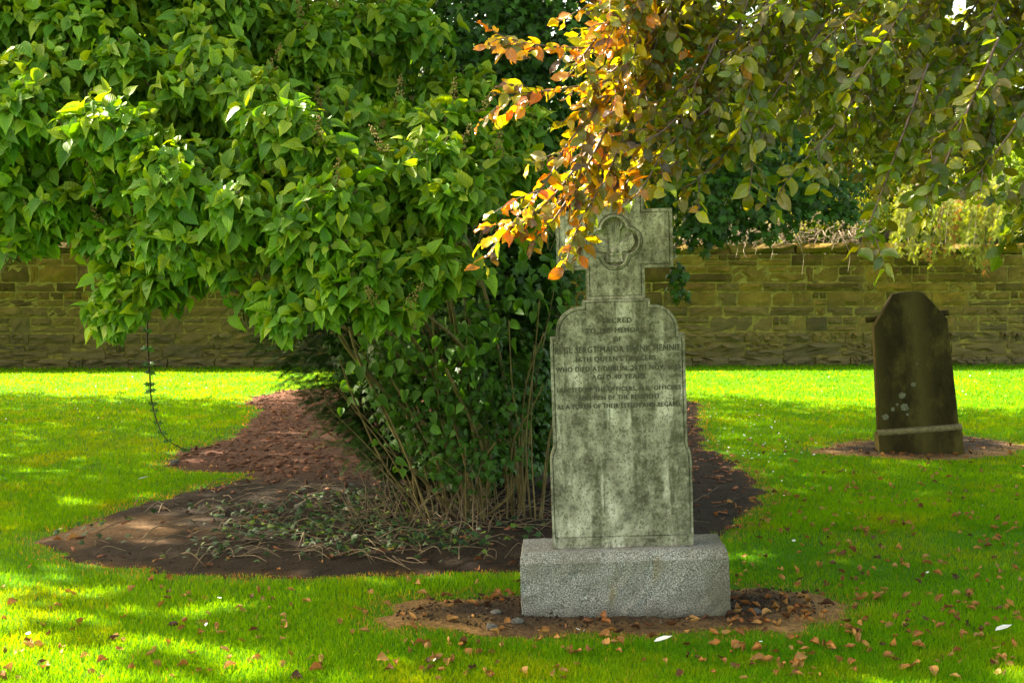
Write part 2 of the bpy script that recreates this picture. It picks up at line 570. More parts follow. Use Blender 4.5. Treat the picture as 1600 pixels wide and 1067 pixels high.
def make_bed(name, P, step, colfun):
    lo, hi = P.min(0) - 0.15, P.max(0) + 0.15
    xs = np.arange(lo[0], hi[0], step); ys = np.arange(lo[1], hi[1], step)
    X, Y = np.meshgrid(xs, ys)
    d = polydist(P, X, Y); d = np.where(inside(P, X, Y), -d, d) + (fbm(X * 6, Y * 6, 5, 5) - 0.5) * 0.26
    z = lawn_z(X, Y) + 0.004 + np.clip(-d, 0, 0.25) * 0.06 + (fbm(X * 9, Y * 9, 8) - 0.4) * 0.028 * np.clip(-d / 0.1, 0, 1) - np.clip(d, 0, 1) * 0.12
    V = np.stack([X, Y, z], -1).reshape(-1, 3)
    nx = len(xs)
    idx = np.arange((len(ys) - 1) * nx).reshape(len(ys) - 1, nx)[:, :-1].ravel()
    F = np.stack([idx, idx + 1, idx + nx + 1, idx + nx], 1)
    keep = (d.ravel()[F] < 0.06).all(1)
    F = F[keep]
    used, inv = np.unique(F, return_inverse=True)
    o = obj(name, V[used], inv.reshape(F.shape), M['soil'], col=colfun(X.ravel()[used], Y.ravel()[used], d.ravel()[used]), smooth=True)
    o['kind'] = 'structure'
    return o


def lerp(a, b, t):
    return np.asarray(a) * (1 - t[:, None]) + np.asarray(b) * t[:, None]


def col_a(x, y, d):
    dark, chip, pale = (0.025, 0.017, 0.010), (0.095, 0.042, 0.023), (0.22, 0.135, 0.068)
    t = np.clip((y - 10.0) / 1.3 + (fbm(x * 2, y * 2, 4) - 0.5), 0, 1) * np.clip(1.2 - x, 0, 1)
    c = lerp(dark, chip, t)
    p = np.clip(1 - np.hypot(x + 2.75, (y - 8.25) * 1.2) / 0.75 + (fbm(x * 5, y * 5, 9) - 0.5), 0, 1)
    c = lerp(c, pale, np.clip(p * 1.1, 0, 0.75))
    e = np.clip(1 + d / 0.09, 0, 1) * 0.45
    return lerp(c, (0.11, 0.062, 0.018), e * (fbm(x * 3, y * 3, 12) > 0.45))


def col_b(x, y, d):
    c = lerp((0.030, 0.022, 0.014), (0.058, 0.040, 0.024), fbm(x * 6, y * 6, 2))
    e = np.clip(1.25 + d / 0.2, 0, 1)
    return lerp(c, (0.25, 0.15, 0.055), e * 0.9 * (0.4 + 0.6 * (np.abs(x - 0.55) > 0.65)))


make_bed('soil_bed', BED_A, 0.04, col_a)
make_bed('soil_bed', BED_B, 0.025, col_b)
make_bed('soil_bed', BED_C, 0.04, col_b)

# ------------------------------------------------------------------ stone boundary wall
wall = empty('boundary_wall', (0, WALL_Y0, 0), (0, 0, math.atan(WALL_SL)))
tag(wall, 'long mossy rubble stone boundary wall across the back of the lawn', 'wall')
WH = 2.46


def rock_mesh(name, nxs, nzs, rough, seed):
    """unit stone, rough face towards -y; x and z span -0.5..0.5, y 0 (face) to 1 (back)"""
    r = np.random.default_rng(seed)
    V, F = [], []
    xs = np.linspace(-0.5, 0.5, nxs); zs = np.linspace(-0.5, 0.5, nzs)
    for k, z in enumerate(zs):
        for i, x in enumerate(xs):
            edge = i in (0, nxs - 1) or k in (0, nzs - 1)
            jx, jz = r.normal(0, 0.02), r.normal(0, 0.03)
            V.append((x + jx * (1 if not edge else 0.8), (0.16 if edge else 0.0) + r.normal(0, rough * (0.5 if edge else 1)), z + jz))
    nf = len(V)
    ring = [i for i in range(nxs)] + [k * nxs + nxs - 1 for k in range(1, nzs)] + [(nzs - 1) * nxs + i for i in range(nxs - 2, -1, -1)] + [k * nxs for k in range(nzs - 2, 0, -1)]
    for i in ring: V.append((V[i][0], 1.0, V[i][2]))
    for k in range(nzs - 1):
        for i in range(nxs - 1):
            a = k * nxs + i
            F.append((a, a + 1, a + nxs + 1, a + nxs))
    m = len(ring)
    for j in range(m):
        F.append((ring[(j + 1) % m], ring[j], nf + j, nf + (j + 1) % m))
    return make_mesh(name, V, F, M['wall'])


ROCKS = [rock_mesh('stone', 6, 4, 0.12, s) for s in range(14)]
ROUGH = [rock_mesh('stone', 6, 4, 0.22, 50 + s) for s in range(8)]
COPE = [rock_mesh('coping_stone', 5, 3, 0.10, 90 + s) for s in range(4)]
stones = []                                         # (x, z, w, h, proud, mesh)
z = 0.0
heights = [0.22, 0.30, 0.24, 0.34, 0.22, 0.32, 0.20, 0.36, 0.26]
heights = [h * (WH - 0.22) / sum(heights) for h in heights]
for ci, h in enumerate(heights):
    x = -15.0 + random.random() * 0.5
    while x < 15:
        w = random.uniform(0.30, 0.95) if ci > 1 else random.uniform(0.4, 1.2)
        if random.random() < 0.2: w *= 0.55
        proud = 0.055 if ci == 0 else (0.03 if ci < 3 else random.uniform(0.0, 0.02))
        pool = ROUGH if ci < 3 else ROCKS
        if h > 0.23 and random.random() < 0.4 and ci > 0:
            s_ = random.uniform(0.4, 0.6)
            stones.append((x + w / 2, z + h * s_ / 2, w - 0.030, h * s_ - 0.026, proud, random.choice(pool)))
            w2 = w * random.uniform(0.4, 0.6)
            stones.append((x + w2 / 2, z + h * (1 + s_) / 2, w2 - 0.030, h * (1 - s_) - 0.026, proud, random.choice(pool)))
            stones.append((x + w2 + (w - w2) / 2, z + h * (1 + s_) / 2, w - w2 - 0.030, h * (1 - s_) - 0.026, proud, random.choice(pool)))
        else:
            stones.append((x + w / 2, z + h / 2, w - 0.030, h - 0.026, proud, random.choice(pool)))
        x += w
    z += h
# the slot: one thin ledge stone between two dark gaps
SLOT = (6.45, 1.60, 0.98, 0.105)
stones = [s for s in stones if not (abs(s[0] - SLOT[0]) < (s[2] + SLOT[2]) / 2 and abs(s[1] - SLOT[1]) < (s[3] + SLOT[3]) / 2 - 0.01 and s[2] < 0.3)]
scored, rest = [], []
for s in stones:
    wx, wz = s[0], s[1]
    px, py, dd = proj(np.array([wx, WALL_Y0 + WALL_SL * wx, wz]))
    seen = ((-30 < px < 450 and py > 395) or (1045 < px < 1640 and py > 370))
    scored.append((0 if seen else 1, -s[2] * s[3], s))
scored.sort(key=lambda t: (t[0], t[1]))


def place_stone(name, s, parent):
    o = link(name, s[5], parent)
    o.location = (s[0], -0.05 - s[4], s[1])
    o.scale = (s[2], 0.13 + s[4], s[3])
    o.rotation_euler = (0, random.uniform(-0.012, 0.012), 0)
    return o


for t in scored[:290]: place_stone('stone', t[2], wall)
parts = []
for t in scored[290:]:
    s = t[2]
    V = np.empty(len(s[5].vertices) * 3); s[5].vertices.foreach_get('co', V)
    V = V.reshape(-1, 3) * [s[2], 0.13 + s[4], s[3]] + [s[0], -0.05 - s[4], s[1]]
    F = np.array([list(p.vertices) for p in s[5].polygons])
    parts.append((V, F, None))
V, F, _ = join(parts)
o = obj('stonework', V, F, M['wall'], wall); o['kind'] = 'stuff'
V = np.array([(-15.2, -0.030, 0), (15.2, -0.030, 0), (15.2, 0.42, 0), (-15.2, 0.42, 0)])
V = np.vstack([V, V + [0, 0, WH - 0.22]])
obj('mortar_core', V, [(0, 1, 5, 4), (1, 2, 6, 5), (2, 3, 7, 6), (3, 0, 4, 7), (4, 5, 6, 7)], M['mortar'], wall)
x = -15.2
while x < 15:
    w = random.uniform(0.7, 1.5)
    o = link('coping_stone', random.choice(COPE), wall)
    o.location = (x + w / 2, -0.10, WH - 0.105 + random.uniform(-0.01, 0.01))
    o.scale = (w - 0.012, 0.62, 0.20)
    x += w
# slot ledge
for dz, h in ((-0.058, 0.018), (0.0, 0.075), (0.058, 0.018)):
    if h > 0.05:
        o = link('ledge_stone', ROCKS[3], wall); o.location = (SLOT[0], -0.105, SLOT[1] + dz); o.scale = (SLOT[2], 0.16, h); o.rotation_euler = (0, -0.03, 0)

# ------------------------------------------------------------------ inscribed cross gravestone
def curve_mesh(name, loops, depth, bevel=0.0, y0=0.0, mat=None):
    """flat outline with holes -> solid from y0 (front) to y0 + depth, x right, z up"""
    cu = bpy.data.curves.new(name, 'CURVE')
    cu.dimensions = '2D'; cu.fill_mode = 'BOTH'
    cu.extrude = max(depth / 2 - bevel, 0.0001); cu.bevel_depth = bevel; cu.bevel_resolution = 1
    cu.offset = -bevel
    for lp in loops:
        s = cu.splines.new('POLY'); s.points.add(len(lp) - 1); s.use_cyclic_u = True
        for p, q in zip(s.points, lp): p.co = (q[0], q[1], 0, 1)
    t = bpy.data.objects.new(name, cu); COL.objects.link(t)
    dg = bpy.context.evaluated_depsgraph_get()
    me = bpy.data.meshes.new_from_object(t.evaluated_get(dg))
    bpy.data.objects.remove(t); bpy.data.curves.remove(cu)
    me.name = name
    me.transform(Matrix(((1, 0, 0, 0), (0, 0, -1, y0 + depth / 2), (0, 1, 0, 0), (0, 0, 0, 1))))
    me.materials.clear()
    if mat: me.materials.append(mat)
    return me


def offset(poly, d):
    """inset a counter-clockwise outline by d"""
    P = np.asarray(poly, float); n = len(P); out = []
    for i in range(n):
        a, b, c = P[i - 1], P[i], P[(i + 1) % n]
        e1, e2 = norm(b - a), norm(c - b)
        n1, n2 = np.array([-e1[1], e1[0]]), np.array([-e2[1], e2[0]])
        m = n1 + n2; k = m @ m
        m = n1 if k < 1e-6 else m * 2 / k * 1.0
        out.append(b + m * d)
    return np.array(out)


ST = gr(979, 968)
grave = empty('cross_gravestone', (ST[0], ST[1], 0.0), (0, R(-1.9), R(-2)))
tag(grave, 'tall inscribed gravestone topped by a cross standing on a grey granite block', 'gravestone')


def bevel_box(name, x0, x1, y0, y1, z0, z1, ch, mat, parent, seed=0, jag=0.004):
    """block with a broad weathered chamfer round the top and slightly uneven faces"""
    r = np.random.default_rng(seed)
    nx_, ny_, nz_ = 22, 6, 7
    V, F = [], []
    def ringpts(ix0, ix1, iy0, iy1, z):
        pts = []
        for i in range(nx_): pts.append((ix0 + (ix1 - ix0) * i / nx_, iy0, z))
        for i in range(ny_): pts.append((ix1, iy0 + (iy1 - iy0) * i / ny_, z))
        for i in range(nx_): pts.append((ix1 - (ix1 - ix0) * i / nx_, iy1, z))
        for i in range(ny_): pts.append((ix0, iy1 - (iy1 - iy0) * i / ny_, z))
        return pts
    levels = [(0, z0 + (z1 - ch - z0) * k / nz_) for k in range(nz_ + 1)] + [(ch * 0.85, z1 - ch * 0.10), (ch * 1.1, z1)]
    for ins, z in levels:
        for p in ringpts(x0 + ins * 0.25, x1 - ins * 0.25, y0 + ins, y1 - ins * 0.3, z):
            V.append(np.array(p) + r.normal(0, jag, 3) * [0.8, 1, 0.8])
    m = 2 * (nx_ + ny_)
    for k in range(len(levels) - 1):
        for j in range(m):
            F.append((k * m + j, k * m + (j + 1) % m, (k + 1) * m + (j + 1) % m, (k + 1) * m + j))
    top = (len(levels) - 1) * m
    F.append(tuple(range(top, top + m)))
    return obj(name, V, F, mat, parent)


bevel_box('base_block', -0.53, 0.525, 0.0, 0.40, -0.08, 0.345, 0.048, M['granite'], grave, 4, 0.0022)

Z0 = 0.345


def arc(cx, cz, r, a0, a1, n=12):
    return [(cx + r * math.cos(R(a)), cz + r * math.sin(R(a))) for a in np.linspace(a0, a1, n)]


right = [(0.362, 0.0), (0.362, 0.452)] + [(0.358, 0.48), (0.345, 0.515), (0.343, 0.535)] + [(0.343, 1.088), (0.312, 1.088)] + [(0.312, 1.11)] + \
        [(0.312 - 0.128 * (1 - math.cos(t)), 1.11 + 0.13 * math.sin(t)) for t in np.linspace(0.05, math.pi / 2, 12)] + [(0.172, 1.24), (0.172, 1.272)]
tab = [(x, z + Z0) for x, z in right] + [(-x, z + Z0) for x, z in reversed(right)]
tablet = link('tablet', curve_mesh('tablet', [tab], 0.125, 0.004, 0.118, M['slab']), grave)
panel_z = 0.055
inner_r = [(0.350, panel_z), (0.350, 0.452), (0.345, 0.485), (0.331, 0.518), (0.329, 0.537), (0.329, 1.072), (0.298, 1.072), (0.298, 1.108)] + \
          [(0.298 - 0.118 * (1 - math.cos(t)), 1.108 + 0.118 * math.sin(t)) for t in np.linspace(0.05, math.pi / 2, 12)] + [(0.158, 1.227), (0.158, 1.262)]
inner = np.array([(x, z + Z0) for x, z in inner_r] + [(-x, z + Z0) for x, z in reversed(inner_r)])
tabo = np.array(tab)
out_ = offset(tabo, 0.001)
link('border', curve_mesh('border', [out_, inner], 0.009, 0.0015, 0.110, M['slab']), tablet)
pin = offset(inner, 0.0055)
link('panel', curve_mesh('panel', [pin], 0.009, 0.0015, 0.1095, M['slab']), tablet)

# lettering: thin raised letters, dark for grime and the shade of engraved cuts
LINES = [('SACRED', 0.150, 0.034, 0.0, 503), ('TO THE MEMORY', 0.298, 0.034, -0.01, 518), ('OF', 0.042, 0.034, 0.0, 532),
         ('REG\u1D38 SERG\u1D40 MAJOR FRANK MENNIE', 0.635, 0.043, 0.0, 547), ("16TH QUEEN'S LANCERS", 0.405, 0.034, -0.01, 562), ('WHO DIED AT DUBLIN, 20TH NOV. 1885', 0.635, 0.034, 0.0, 577),
         ('AGED 40 YEARS', 0.270, 0.034, 0.0, 590), ('ERECTED BY THE OFFICERS, N.C. OFFICERS', 0.63, 0.031, 0.0, 609), ('AND MEN OF THE REGIMENT', 0.415, 0.031, 0.0, 622),
         ('AS A TOKEN OF THEIR ESTEEM AND REGARD.', 0.632, 0.031, 0.0, 635)]


def text_mesh(body, width, height):
    cu = bpy.data.curves.new('text', 'FONT')
    cu.body = body; cu.size = 1.0; cu.align_x = 'CENTER'; cu.space_character = 1.12
    cu.resolution_u = 2; cu.extrude = 0.0; cu.offset = 0.0
    t = bpy.data.objects.new('text', cu); COL.objects.link(t)
    dg = bpy.context.evaluated_depsgraph_get()
    me = bpy.data.meshes.new_from_object(t.evaluated_get(dg))
    bpy.data.objects.remove(t); bpy.data.curves.remove(cu)
    co = np.empty(len(me.vertices) * 3); me.vertices.foreach_get('co', co); co = co.reshape(-1, 3)
    w = co[:, 0].max() - co[:, 0].min(); mid = (co[:, 0].max() + co[:, 0].min()) / 2
    co2 = np.stack([(co[:, 0] - mid) * width / w, np.zeros(len(co)), co[:, 1] / 0.73 * height], 1)
    polys = [list(p.vertices) for p in me.polygons]; nv = len(co2)
    V = np.concatenate([co2 + [dx, dy, dz] for dx, dy, dz in ((0, 0, 0), (0.0016, -0.0002, 0), (-0.0016, -0.0004, 0), (0, -0.0006, 0.0012))])
    F = [[i + k * nv for i in p] for k in range(4) for p in polys]
    bpy.data.meshes.remove(me)
    return make_mesh('inscription_line', V, F, M['letter'])


for body, wd, ht, dx, py in LINES:
    body = body.replace('\u1D38', 'L').replace('\u1D40', 'T')
    o = link('inscription_line', text_mesh(body, wd, ht * 0.78), tablet)
    zl = (858 - py) / 304.5 - ht * 0.39
    o.location = (dx, 0.1083, Z0 + zl)

# cross
cz = Z0 + 1.272
hw, uw, al, a0, a1, top = 0.150, 0.155, 0.297, 0.155, 0.455, 0.61
cr = [(hw, 0), (hw, a0), (al, a0), (al, a1), (uw, a1), (uw, top)]
cro = np.array([(x, z + cz) for x, z in cr] + [(-x, z + cz) for x, z in reversed(cr)])
qz = cz + 0.292


def quatre(a, r, cx=0.0, cz_=qz, n=13):
    pts = []
    half = math.degrees(math.acos(min(1, a / r / math.sqrt(2) * 1.0))) if a / r / math.sqrt(2) < 1 else 0
    for k in range(4):
        c = R(90 * k); ox, oz = cx + a * math.cos(c), cz_ + a * math.sin(c)
        # neighbouring lobes meet on the diagonal
        tx = a / 2 + math.sqrt(max(0, 2 * r * r - a * a)) / 2
        ang = math.degrees(math.atan2(tx, tx - a))
        for t in np.linspace(-ang, ang, n)[:-1]:
            pts.append((ox + r * math.cos(c + R(t)), oz + r * math.sin(c + R(t))))
    return pts


cross = link('cross', curve_mesh('cross', [cro], 0.075, 0.003, 0.150, M['slab']), grave)
link('cross_face', curve_mesh('cross_face', [offset(cro, 0.0005), quatre(0.062, 0.062)], 0.021, 0.0, 0.1295, M['slab']), cross)
cin = offset(cro, 0.016)
link('border', curve_mesh('border', [offset(cro, 0.001), cin], 0.008, 0.001, 0.1215, M['slab']), cross)
link('panel', curve_mesh('panel', [offset(cro, 0.0205), quatre(0.062, 0.064)], 0.008, 0.001, 0.1212, M['slab']), cross)
for a_, r_, rr, yy in ((0.062, 0.067, 0.0055, 0.120), (0.062, 0.081, 0.0022, 0.1205)):
    q = np.array(quatre(a_, r_, n=12)); q = np.vstack([q, q[:1], q[1:2]])
    V, F = tube(np.stack([q[:, 0], np.full(len(q), yy), q[:, 1]], 1), rr, rr, 6)
    obj('quatrefoil_moulding', V, F, M['slab'] if rr > 0.004 else M['letter'], cross, smooth=True)
parts = []


def pl(pts, r0, r1, yo=0.0):
    P = bez([(x, 0.150 + yo - 0.010 * k / max(1, len(pts) - 1), qz + z_) for k, (x, z_) in enumerate(pts)], 10)
    V, F = tube(P, r0, r1, 7); parts.append((V, F, None))


for k in range(-3, 4):                                            # central plume
    pl([(k * 0.0045, -0.045), (k * 0.007, 0.0), (k * 0.0085, 0.05), (k * 0.0135, 0.098 - abs(k) * 0.003)], 0.007, 0.0068, -0.004)
for s in (-1, 1):                                                 # side plumes, tips curling up and out
    for k in range(5):
        f = k / 4
        pl([(s * 0.010, -0.045 + 0.012 * f), (s * (0.040 + 0.0 * f), -0.045 + 0.040 * f), (s * (0.078 - 0.006 * f), -0.038 + 0.052 * f), (s * (0.104 - 0.010 * f), 0.002 + 0.033 * f)], 0.0095, 0.0055, -0.002)
for q in ((0.0, -0.045, 0.017), (-0.030, -0.052, 0.010), (0.030, -0.052, 0.010)):
    a = np.linspace(0.05, math.pi - 0.05, 8)
    P = np.stack([np.full(8, q[0]), np.full(8, 0.140), qz + q[1] - q[2] * np.cos(a)], 1)
    V, F = tube(P, q[2] * np.sin(a), np.zeros(1), 10); parts.append((V, F, None))
for zz, w, r in ((-0.062, 0.036, 0.007), (-0.098, 0.045, 0.0075)):
    V, F = tube(np.array([(-w, 0.140, qz + zz), (-w / 3, 0.138, qz + zz), (w / 3, 0.138, qz + zz), (w, 0.140, qz + zz)]), r, r, 8); parts.append((V, F, None))
for k in range(-4, 5):
    V, F = tube(np.array([(k * 0.0085, 0.143, qz - 0.062), (k * 0.0088, 0.142, qz - 0.08), (k * 0.0095, 0.143, qz - 0.098)]), 0.0065, 0.0065, 6); parts.append((V, F, None))
V, F, _ = join(parts)
obj('plume_emblem', V, F, M['slab'], cross, smooth=True)

# ------------------------------------------------------------------ dark leaning headstone
ST2 = gr(1440, 711)
hs = empty('dark_headstone', (ST2[0], ST2[1], -0.02), (0, R(-5.2), R(-7)))
tag(hs, 'dark brown leaning headstone with chamfered top and pale lichen spots on the right lawn', 'headstone')
sc2 = ST2[1] * math.hypot(1, 0) / FPX
ol = [(0.385, 0.24), (0.352, 1.335), (0.150, 1.60), (0.10, 1.628), (-0.02, 1.635), (-0.135, 1.622), (-0.155, 1.60), (-0.352, 1.32), (-0.385, 0.24)]
link('slab', curve_mesh('slab', [ol], 0.15, 0.010, 0.02, M['brown']), hs)
bevel_box('base', -0.40, 0.40, -0.02, 0.22, -0.1, 0.262, 0.03, M['brown'], hs, 8, 0.003)
V, F = tube(np.array([(-0.40, 0.185, 1.385), (-0.2, 0.185, 1.385), (0.2, 0.185, 1.385), (0.40, 0.185, 1.385)]), 0.030, 0.030, 10)
obj('shoulder_roll', V, F, M['brown'], hs, smooth=True)
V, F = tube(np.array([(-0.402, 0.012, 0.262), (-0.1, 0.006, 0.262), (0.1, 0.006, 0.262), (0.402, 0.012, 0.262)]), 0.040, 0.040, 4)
obj('base_moulding', V, F, plain('lit_ledge', (0.17, 0.145, 0.06), 0.95, 40, 0.6), hs)  # pale band paints the light on the base's top edge
for (lx, lz, lr) in ((-0.135, 0.62, 0.032), (-0.12, 0.50, 0.038), (-0.02, 0.72, 0.022), (-0.31, 0.42, 0.03), (-0.19, 0.535, 0.013), (-0.235, 0.49, 0.02), (0.03, 0.92, 0.008), (-0.10, 0.43, 0.014)):
    a = np.linspace(0, 2 * np.pi, 26, endpoint=False)
    rr = lr * (1 + rng.normal(0, 0.13, 26))
    Vr = np.stack([lx + rr * np.cos(a), np.full(26, 0.0175), lz + rr * np.sin(a)], 1)
    Vb = Vr + [0, 0.006, 0]
    F = [tuple(range(26))] + [(i, (i + 1) % 26, 26 + (i + 1) % 26, 26 + i) for i in range(26)]
    obj('lichen_patch', np.vstack([Vr, Vb]), F, M['lichen'], hs)

# ------------------------------------------------------------------ leaf templates
def blade_leaf(rows, fold=0.25, droop=0.3, wave=0.0, seed=0):
    """rows of (t, half width, base sweep); x across, y to the tip, z up"""
    r = np.random.default_rng(seed)
    V, F = [], []
    for t, w, sw in rows:
        zc = -droop * t * t
        V.append((-w, t + sw, zc + fold * w + r.normal(0, wave)))
        V.append((0, t, zc))
        V.append((w, t + sw, zc + fold * w + r.normal(0, wave)))
    n = len(rows)
    for i in range(n - 1):
        a = i * 3
        for j in (0, 1):
            F += [(a + j, a + j + 1, a + j + 4), (a + j, a + j + 4, a + j + 3)]
    return np.array(V), np.array(F)


LIL_ROWS = [(0.0, 0.07, -0.02), (0.06, 0.24, -0.07), (0.22, 0.345, -0.05), (0.42, 0.335, -0.02), (0.64, 0.235, 0.0), (0.84, 0.095, 0.0), (1.0, 0.006, 0.0)]
LILAC_T = [blade_leaf(LIL_ROWS, f, d, 0.018, s) for s, (f, d) in enumerate([(0.3, 0.22), (0.6, 0.30), (0.18, 0.12), (0.95, 0.42), (0.4, 0.6), (1.4, 0.2), (0.75, -0.2)])]
BEE_ROWS = [(0.0, 0.02, 0), (0.12, 0.17, 0), (0.32, 0.285, 0), (0.55, 0.29, 0), (0.78, 0.185, 0), (0.93, 0.07, 0), (1.0, 0.008, 0)]
BEECH_T = [blade_leaf(BEE_ROWS, f, d, 0.065, 20 + s) for s, (f, d) in enumerate([(0.2, 0.15), (0.45, 0.25), (0.05, 0.35), (0.6, -0.1)])]
SIMPLE_T = [blade_leaf([(0, 0.02, 0), (0.45, 0.34, 0), (1.0, 0.01, 0)], 0.3, 0.25)]


def ivy_leaf(seed):
    r = np.random.default_rng(seed)
    ang = np.radians([-90, -62, -20, 2, 30, 62, 90, 118, 150, 178, 200, 242])
    rad = np.array([0.30, 0.36, 0.62, 0.36, 0.66, 0.42, 1.0, 0.42, 0.66, 0.36, 0.62, 0.36]) * (1 + r.normal(0, 0.08, 12))
    V = [(0, 0.12, 0.03)] + [(math.cos(a) * q * 0.62, math.sin(a) * q * 0.62 + 0.12, -0.16 * q * q + r.normal(0, 0.02)) for a, q in zip(ang, rad)]
    F = [(0, 1 + i, 1 + (i + 1) % 12) for i in range(12)]
    return np.array(V), np.array(F)


IVY_T = [ivy_leaf(s) for s in range(4)]


def leaf_tint(T, edge=1.25, mid=1.0):
    x = np.abs(T[:, 0]); k = (x > 0.02)[:, None]
    return np.where(k, np.array([edge * 1.12, edge, edge * 0.9]), np.array([mid * 1.1, mid * 1.05, mid]))


def build_leaves(name, temps, tints, pos, d, nh, size, cols, mat, parent, n_single, order, single='leaf'):
    """all leaves of a crown: the first n_single in order as leaf parts, the rest as one mass"""
    Nn = len(pos)
    B = frames(d, nh)
    var = rng.integers(0, len(temps), Nn)
    mark = np.zeros(Nn, bool)
    if n_single:
        mark[order[:n_single]] = True
        pal = cols[order[:n_single]]
        ks = 6
        cent = pal[rng.choice(len(pal), ks, replace=False)]
        meshes = {}
        for i in order[:n_single]:
            ci = int(np.argmin(((cent - cols[i]) ** 2).sum(1)))
            key = (int(var[i]), ci)
            if key not in meshes:
                T, F = temps[key[0]]
                meshes[key] = make_mesh(single, T, F, mat, cent[ci][None] * tints[key[0]], True, T)
            o = link(single, meshes[key], parent)
            Mx = Matrix(B[i].T.tolist()).to_4x4()
            o.matrix_basis = Matrix.Translation(Vector(pos[i])) @ Mx @ Matrix.Scale(float(size[i]), 4)
    parts, uvs = [], []
    for v in range(len(temps)):
        m = (var == v) & ~mark
        if m.any():
            parts.append(scatter(*temps[v], pos[m], B[m], size[m], tints[v], cols[m]))
            uvs.append(np.tile(temps[v][0], (int(m.sum()), 1)))
    V, F, C = join(parts)
    o = link(name, make_mesh(name, V, F, mat, C, True, np.concatenate(uvs)), parent)
    o['kind'] = 'stuff'
    return o


UP = np.array([0, 0, 1.0])

# ------------------------------------------------------------------ lilac shrub
LB = gr(725, 800)
lilac = empty('lilac_shrub', (0, 0, 0))
tag(lilac, 'large spreading lilac shrub with heart-shaped green leaves filling the upper half beside the cross gravestone', 'shrub')
LOBES = [(60, 50, 7.2, .45), (190, 110, 7.0, .45), (330, 50, 7.3, .45), (50, 200, 6.8, .40), (200, 225, 6.6, .40), (330, 170, 6.8, .42), (470, 110, 7.6, .45), (420, 240, 6.5, .40),
         (290, 310, 6.4, .38), (80, 310, 6.9, .30), (190, 400, 6.8, .27), (195, 472, 6.7, .21), (330, 395, 6.5, .30), (420, 350, 6.3, .34), (540, 310, 6.3, .40), (650, 225, 6.7, .36),
         (670, 320, 6.4, .36), (770, 285, 7.0, .30), (560, 415, 6.2, .32), (475, 450, 6.2, .26), (455, 500, 6.2, .15), (612, 468, 6.2, .20), (690, 400, 6.4, .26), (585, 45, 8.2, .50),
         (440, 15, 7.9, .50), (280, 430, 6.7, .22), (20, 370, 7.0, .22), (130, 330, 7.2, .26), (-90, 90, 7.1, .5), (-110, 260, 7.0, .42), (90, -70, 7.2, .5), (280, -90, 7.4, .5), (470, -110, 7.8, .55),
         (-60, -60, 7.3, .5), (260, 180, 7.4, .4), (120, 240, 7.5, .35), (540, 200, 7.4, .36), (820, 330, 7.6, .24), (380, 480, 6.6, .14), (715, 160, 8.2, .32), (800, 220, 8.4, .30), (200, 15, 7.7, .42), (120, 60, 7.8, .35)]
pos, dirs, nhs, sz, cl = [], [], [], [], []
twigs = []
heads = []
SUB = []
for (px, py, dp, r) in LOBES:
    c = at(px, py, dp)
    if r < 0.18:
        SUB.append((c, r)); continue
    SUB.append((c + np.array([0, 0.12, 0]), r * 0.62))
    for k in range(5):
        v = norm(rng.normal(0, 1, 3) + np.array([0, -0.5, 0.1]))
        SUB.append((c + v * r * rng.uniform(0.55, 0.85) * np.array([1.1, 0.9, 0.9]), r * rng.uniform(0.34, 0.52)))
for (c, r) in SUB:
    ns = int(135 * (r / 0.4) ** 2) + 5
    for k in range(ns):
        v = norm(rng.normal(0, 1, 3) + np.array([0, -0.55, 0.25]))
        v2 = v * np.array([1.15, 0.9, 0.85])
        rr = r * rng.uniform(0.66, 1.18)
        tip = c + v2 * rr
        tw = norm(v * 0.8 + UP * 0.35 + rng.normal(0, 0.25, 3))
        L = rng.uniform(0.12, 0.22)
        start = tip - tw * L
        if rr > 0.8 * r and k % 3 == 0: twigs.append((c * 0.5 + start * 0.5, start, tip))
        if rr > r and v[2] > 0.1 and rng.random() < 0.05: heads.append((tip, tw))
        side = norm(np.cross(tw, rng.normal(0, 1, 3)))
        nl = rng.integers(2, 4)
        for q in range(nl):
            f = (q + 1) / nl
            ax = side if q % 2 == 0 else np.cross(tw, side)
            for s in (-1, 1):
                p = start + tw * L * f + ax * s * 0.018
                dd = norm(ax * s * 0.8 + v * 0.35 + UP * (rng.uniform(-1.15, -0.35) if f < 1 or rng.random() < 0.4 else rng.uniform(-0.3, 0.7)) + rng.normal(0, 0.22, 3) + tw * 0.15)
                nh = norm(UP * 0.75 + v * 0.7 + np.array([0, -0.35, 0]) + rng.normal(0, 0.25, 3))
                pos.append(p); dirs.append(dd); nhs.append(nh)
                sz.append(rng.uniform(0.056, 0.116) * (0.72 if f == 1 and rng.random() < 0.6 else 1.0))
                t = rng.random()
                base = np.array([0.046, 0.142, 0.006]) * (1 - t) + np.array([0.125, 0.245, 0.011]) * t
                if f == 1 and rng.random() < 0.4: base = np.array([0.17, 0.26, 0.008])  # some tip leaves painted brighter, as if catching sun
                cl.append(base * rng.uniform(0.75, 1.2))
pos, dirs, nhs, sz, cl = map(np.array, (pos, dirs, nhs, sz, cl))
PXl, PYl, Dl = proj(pos)
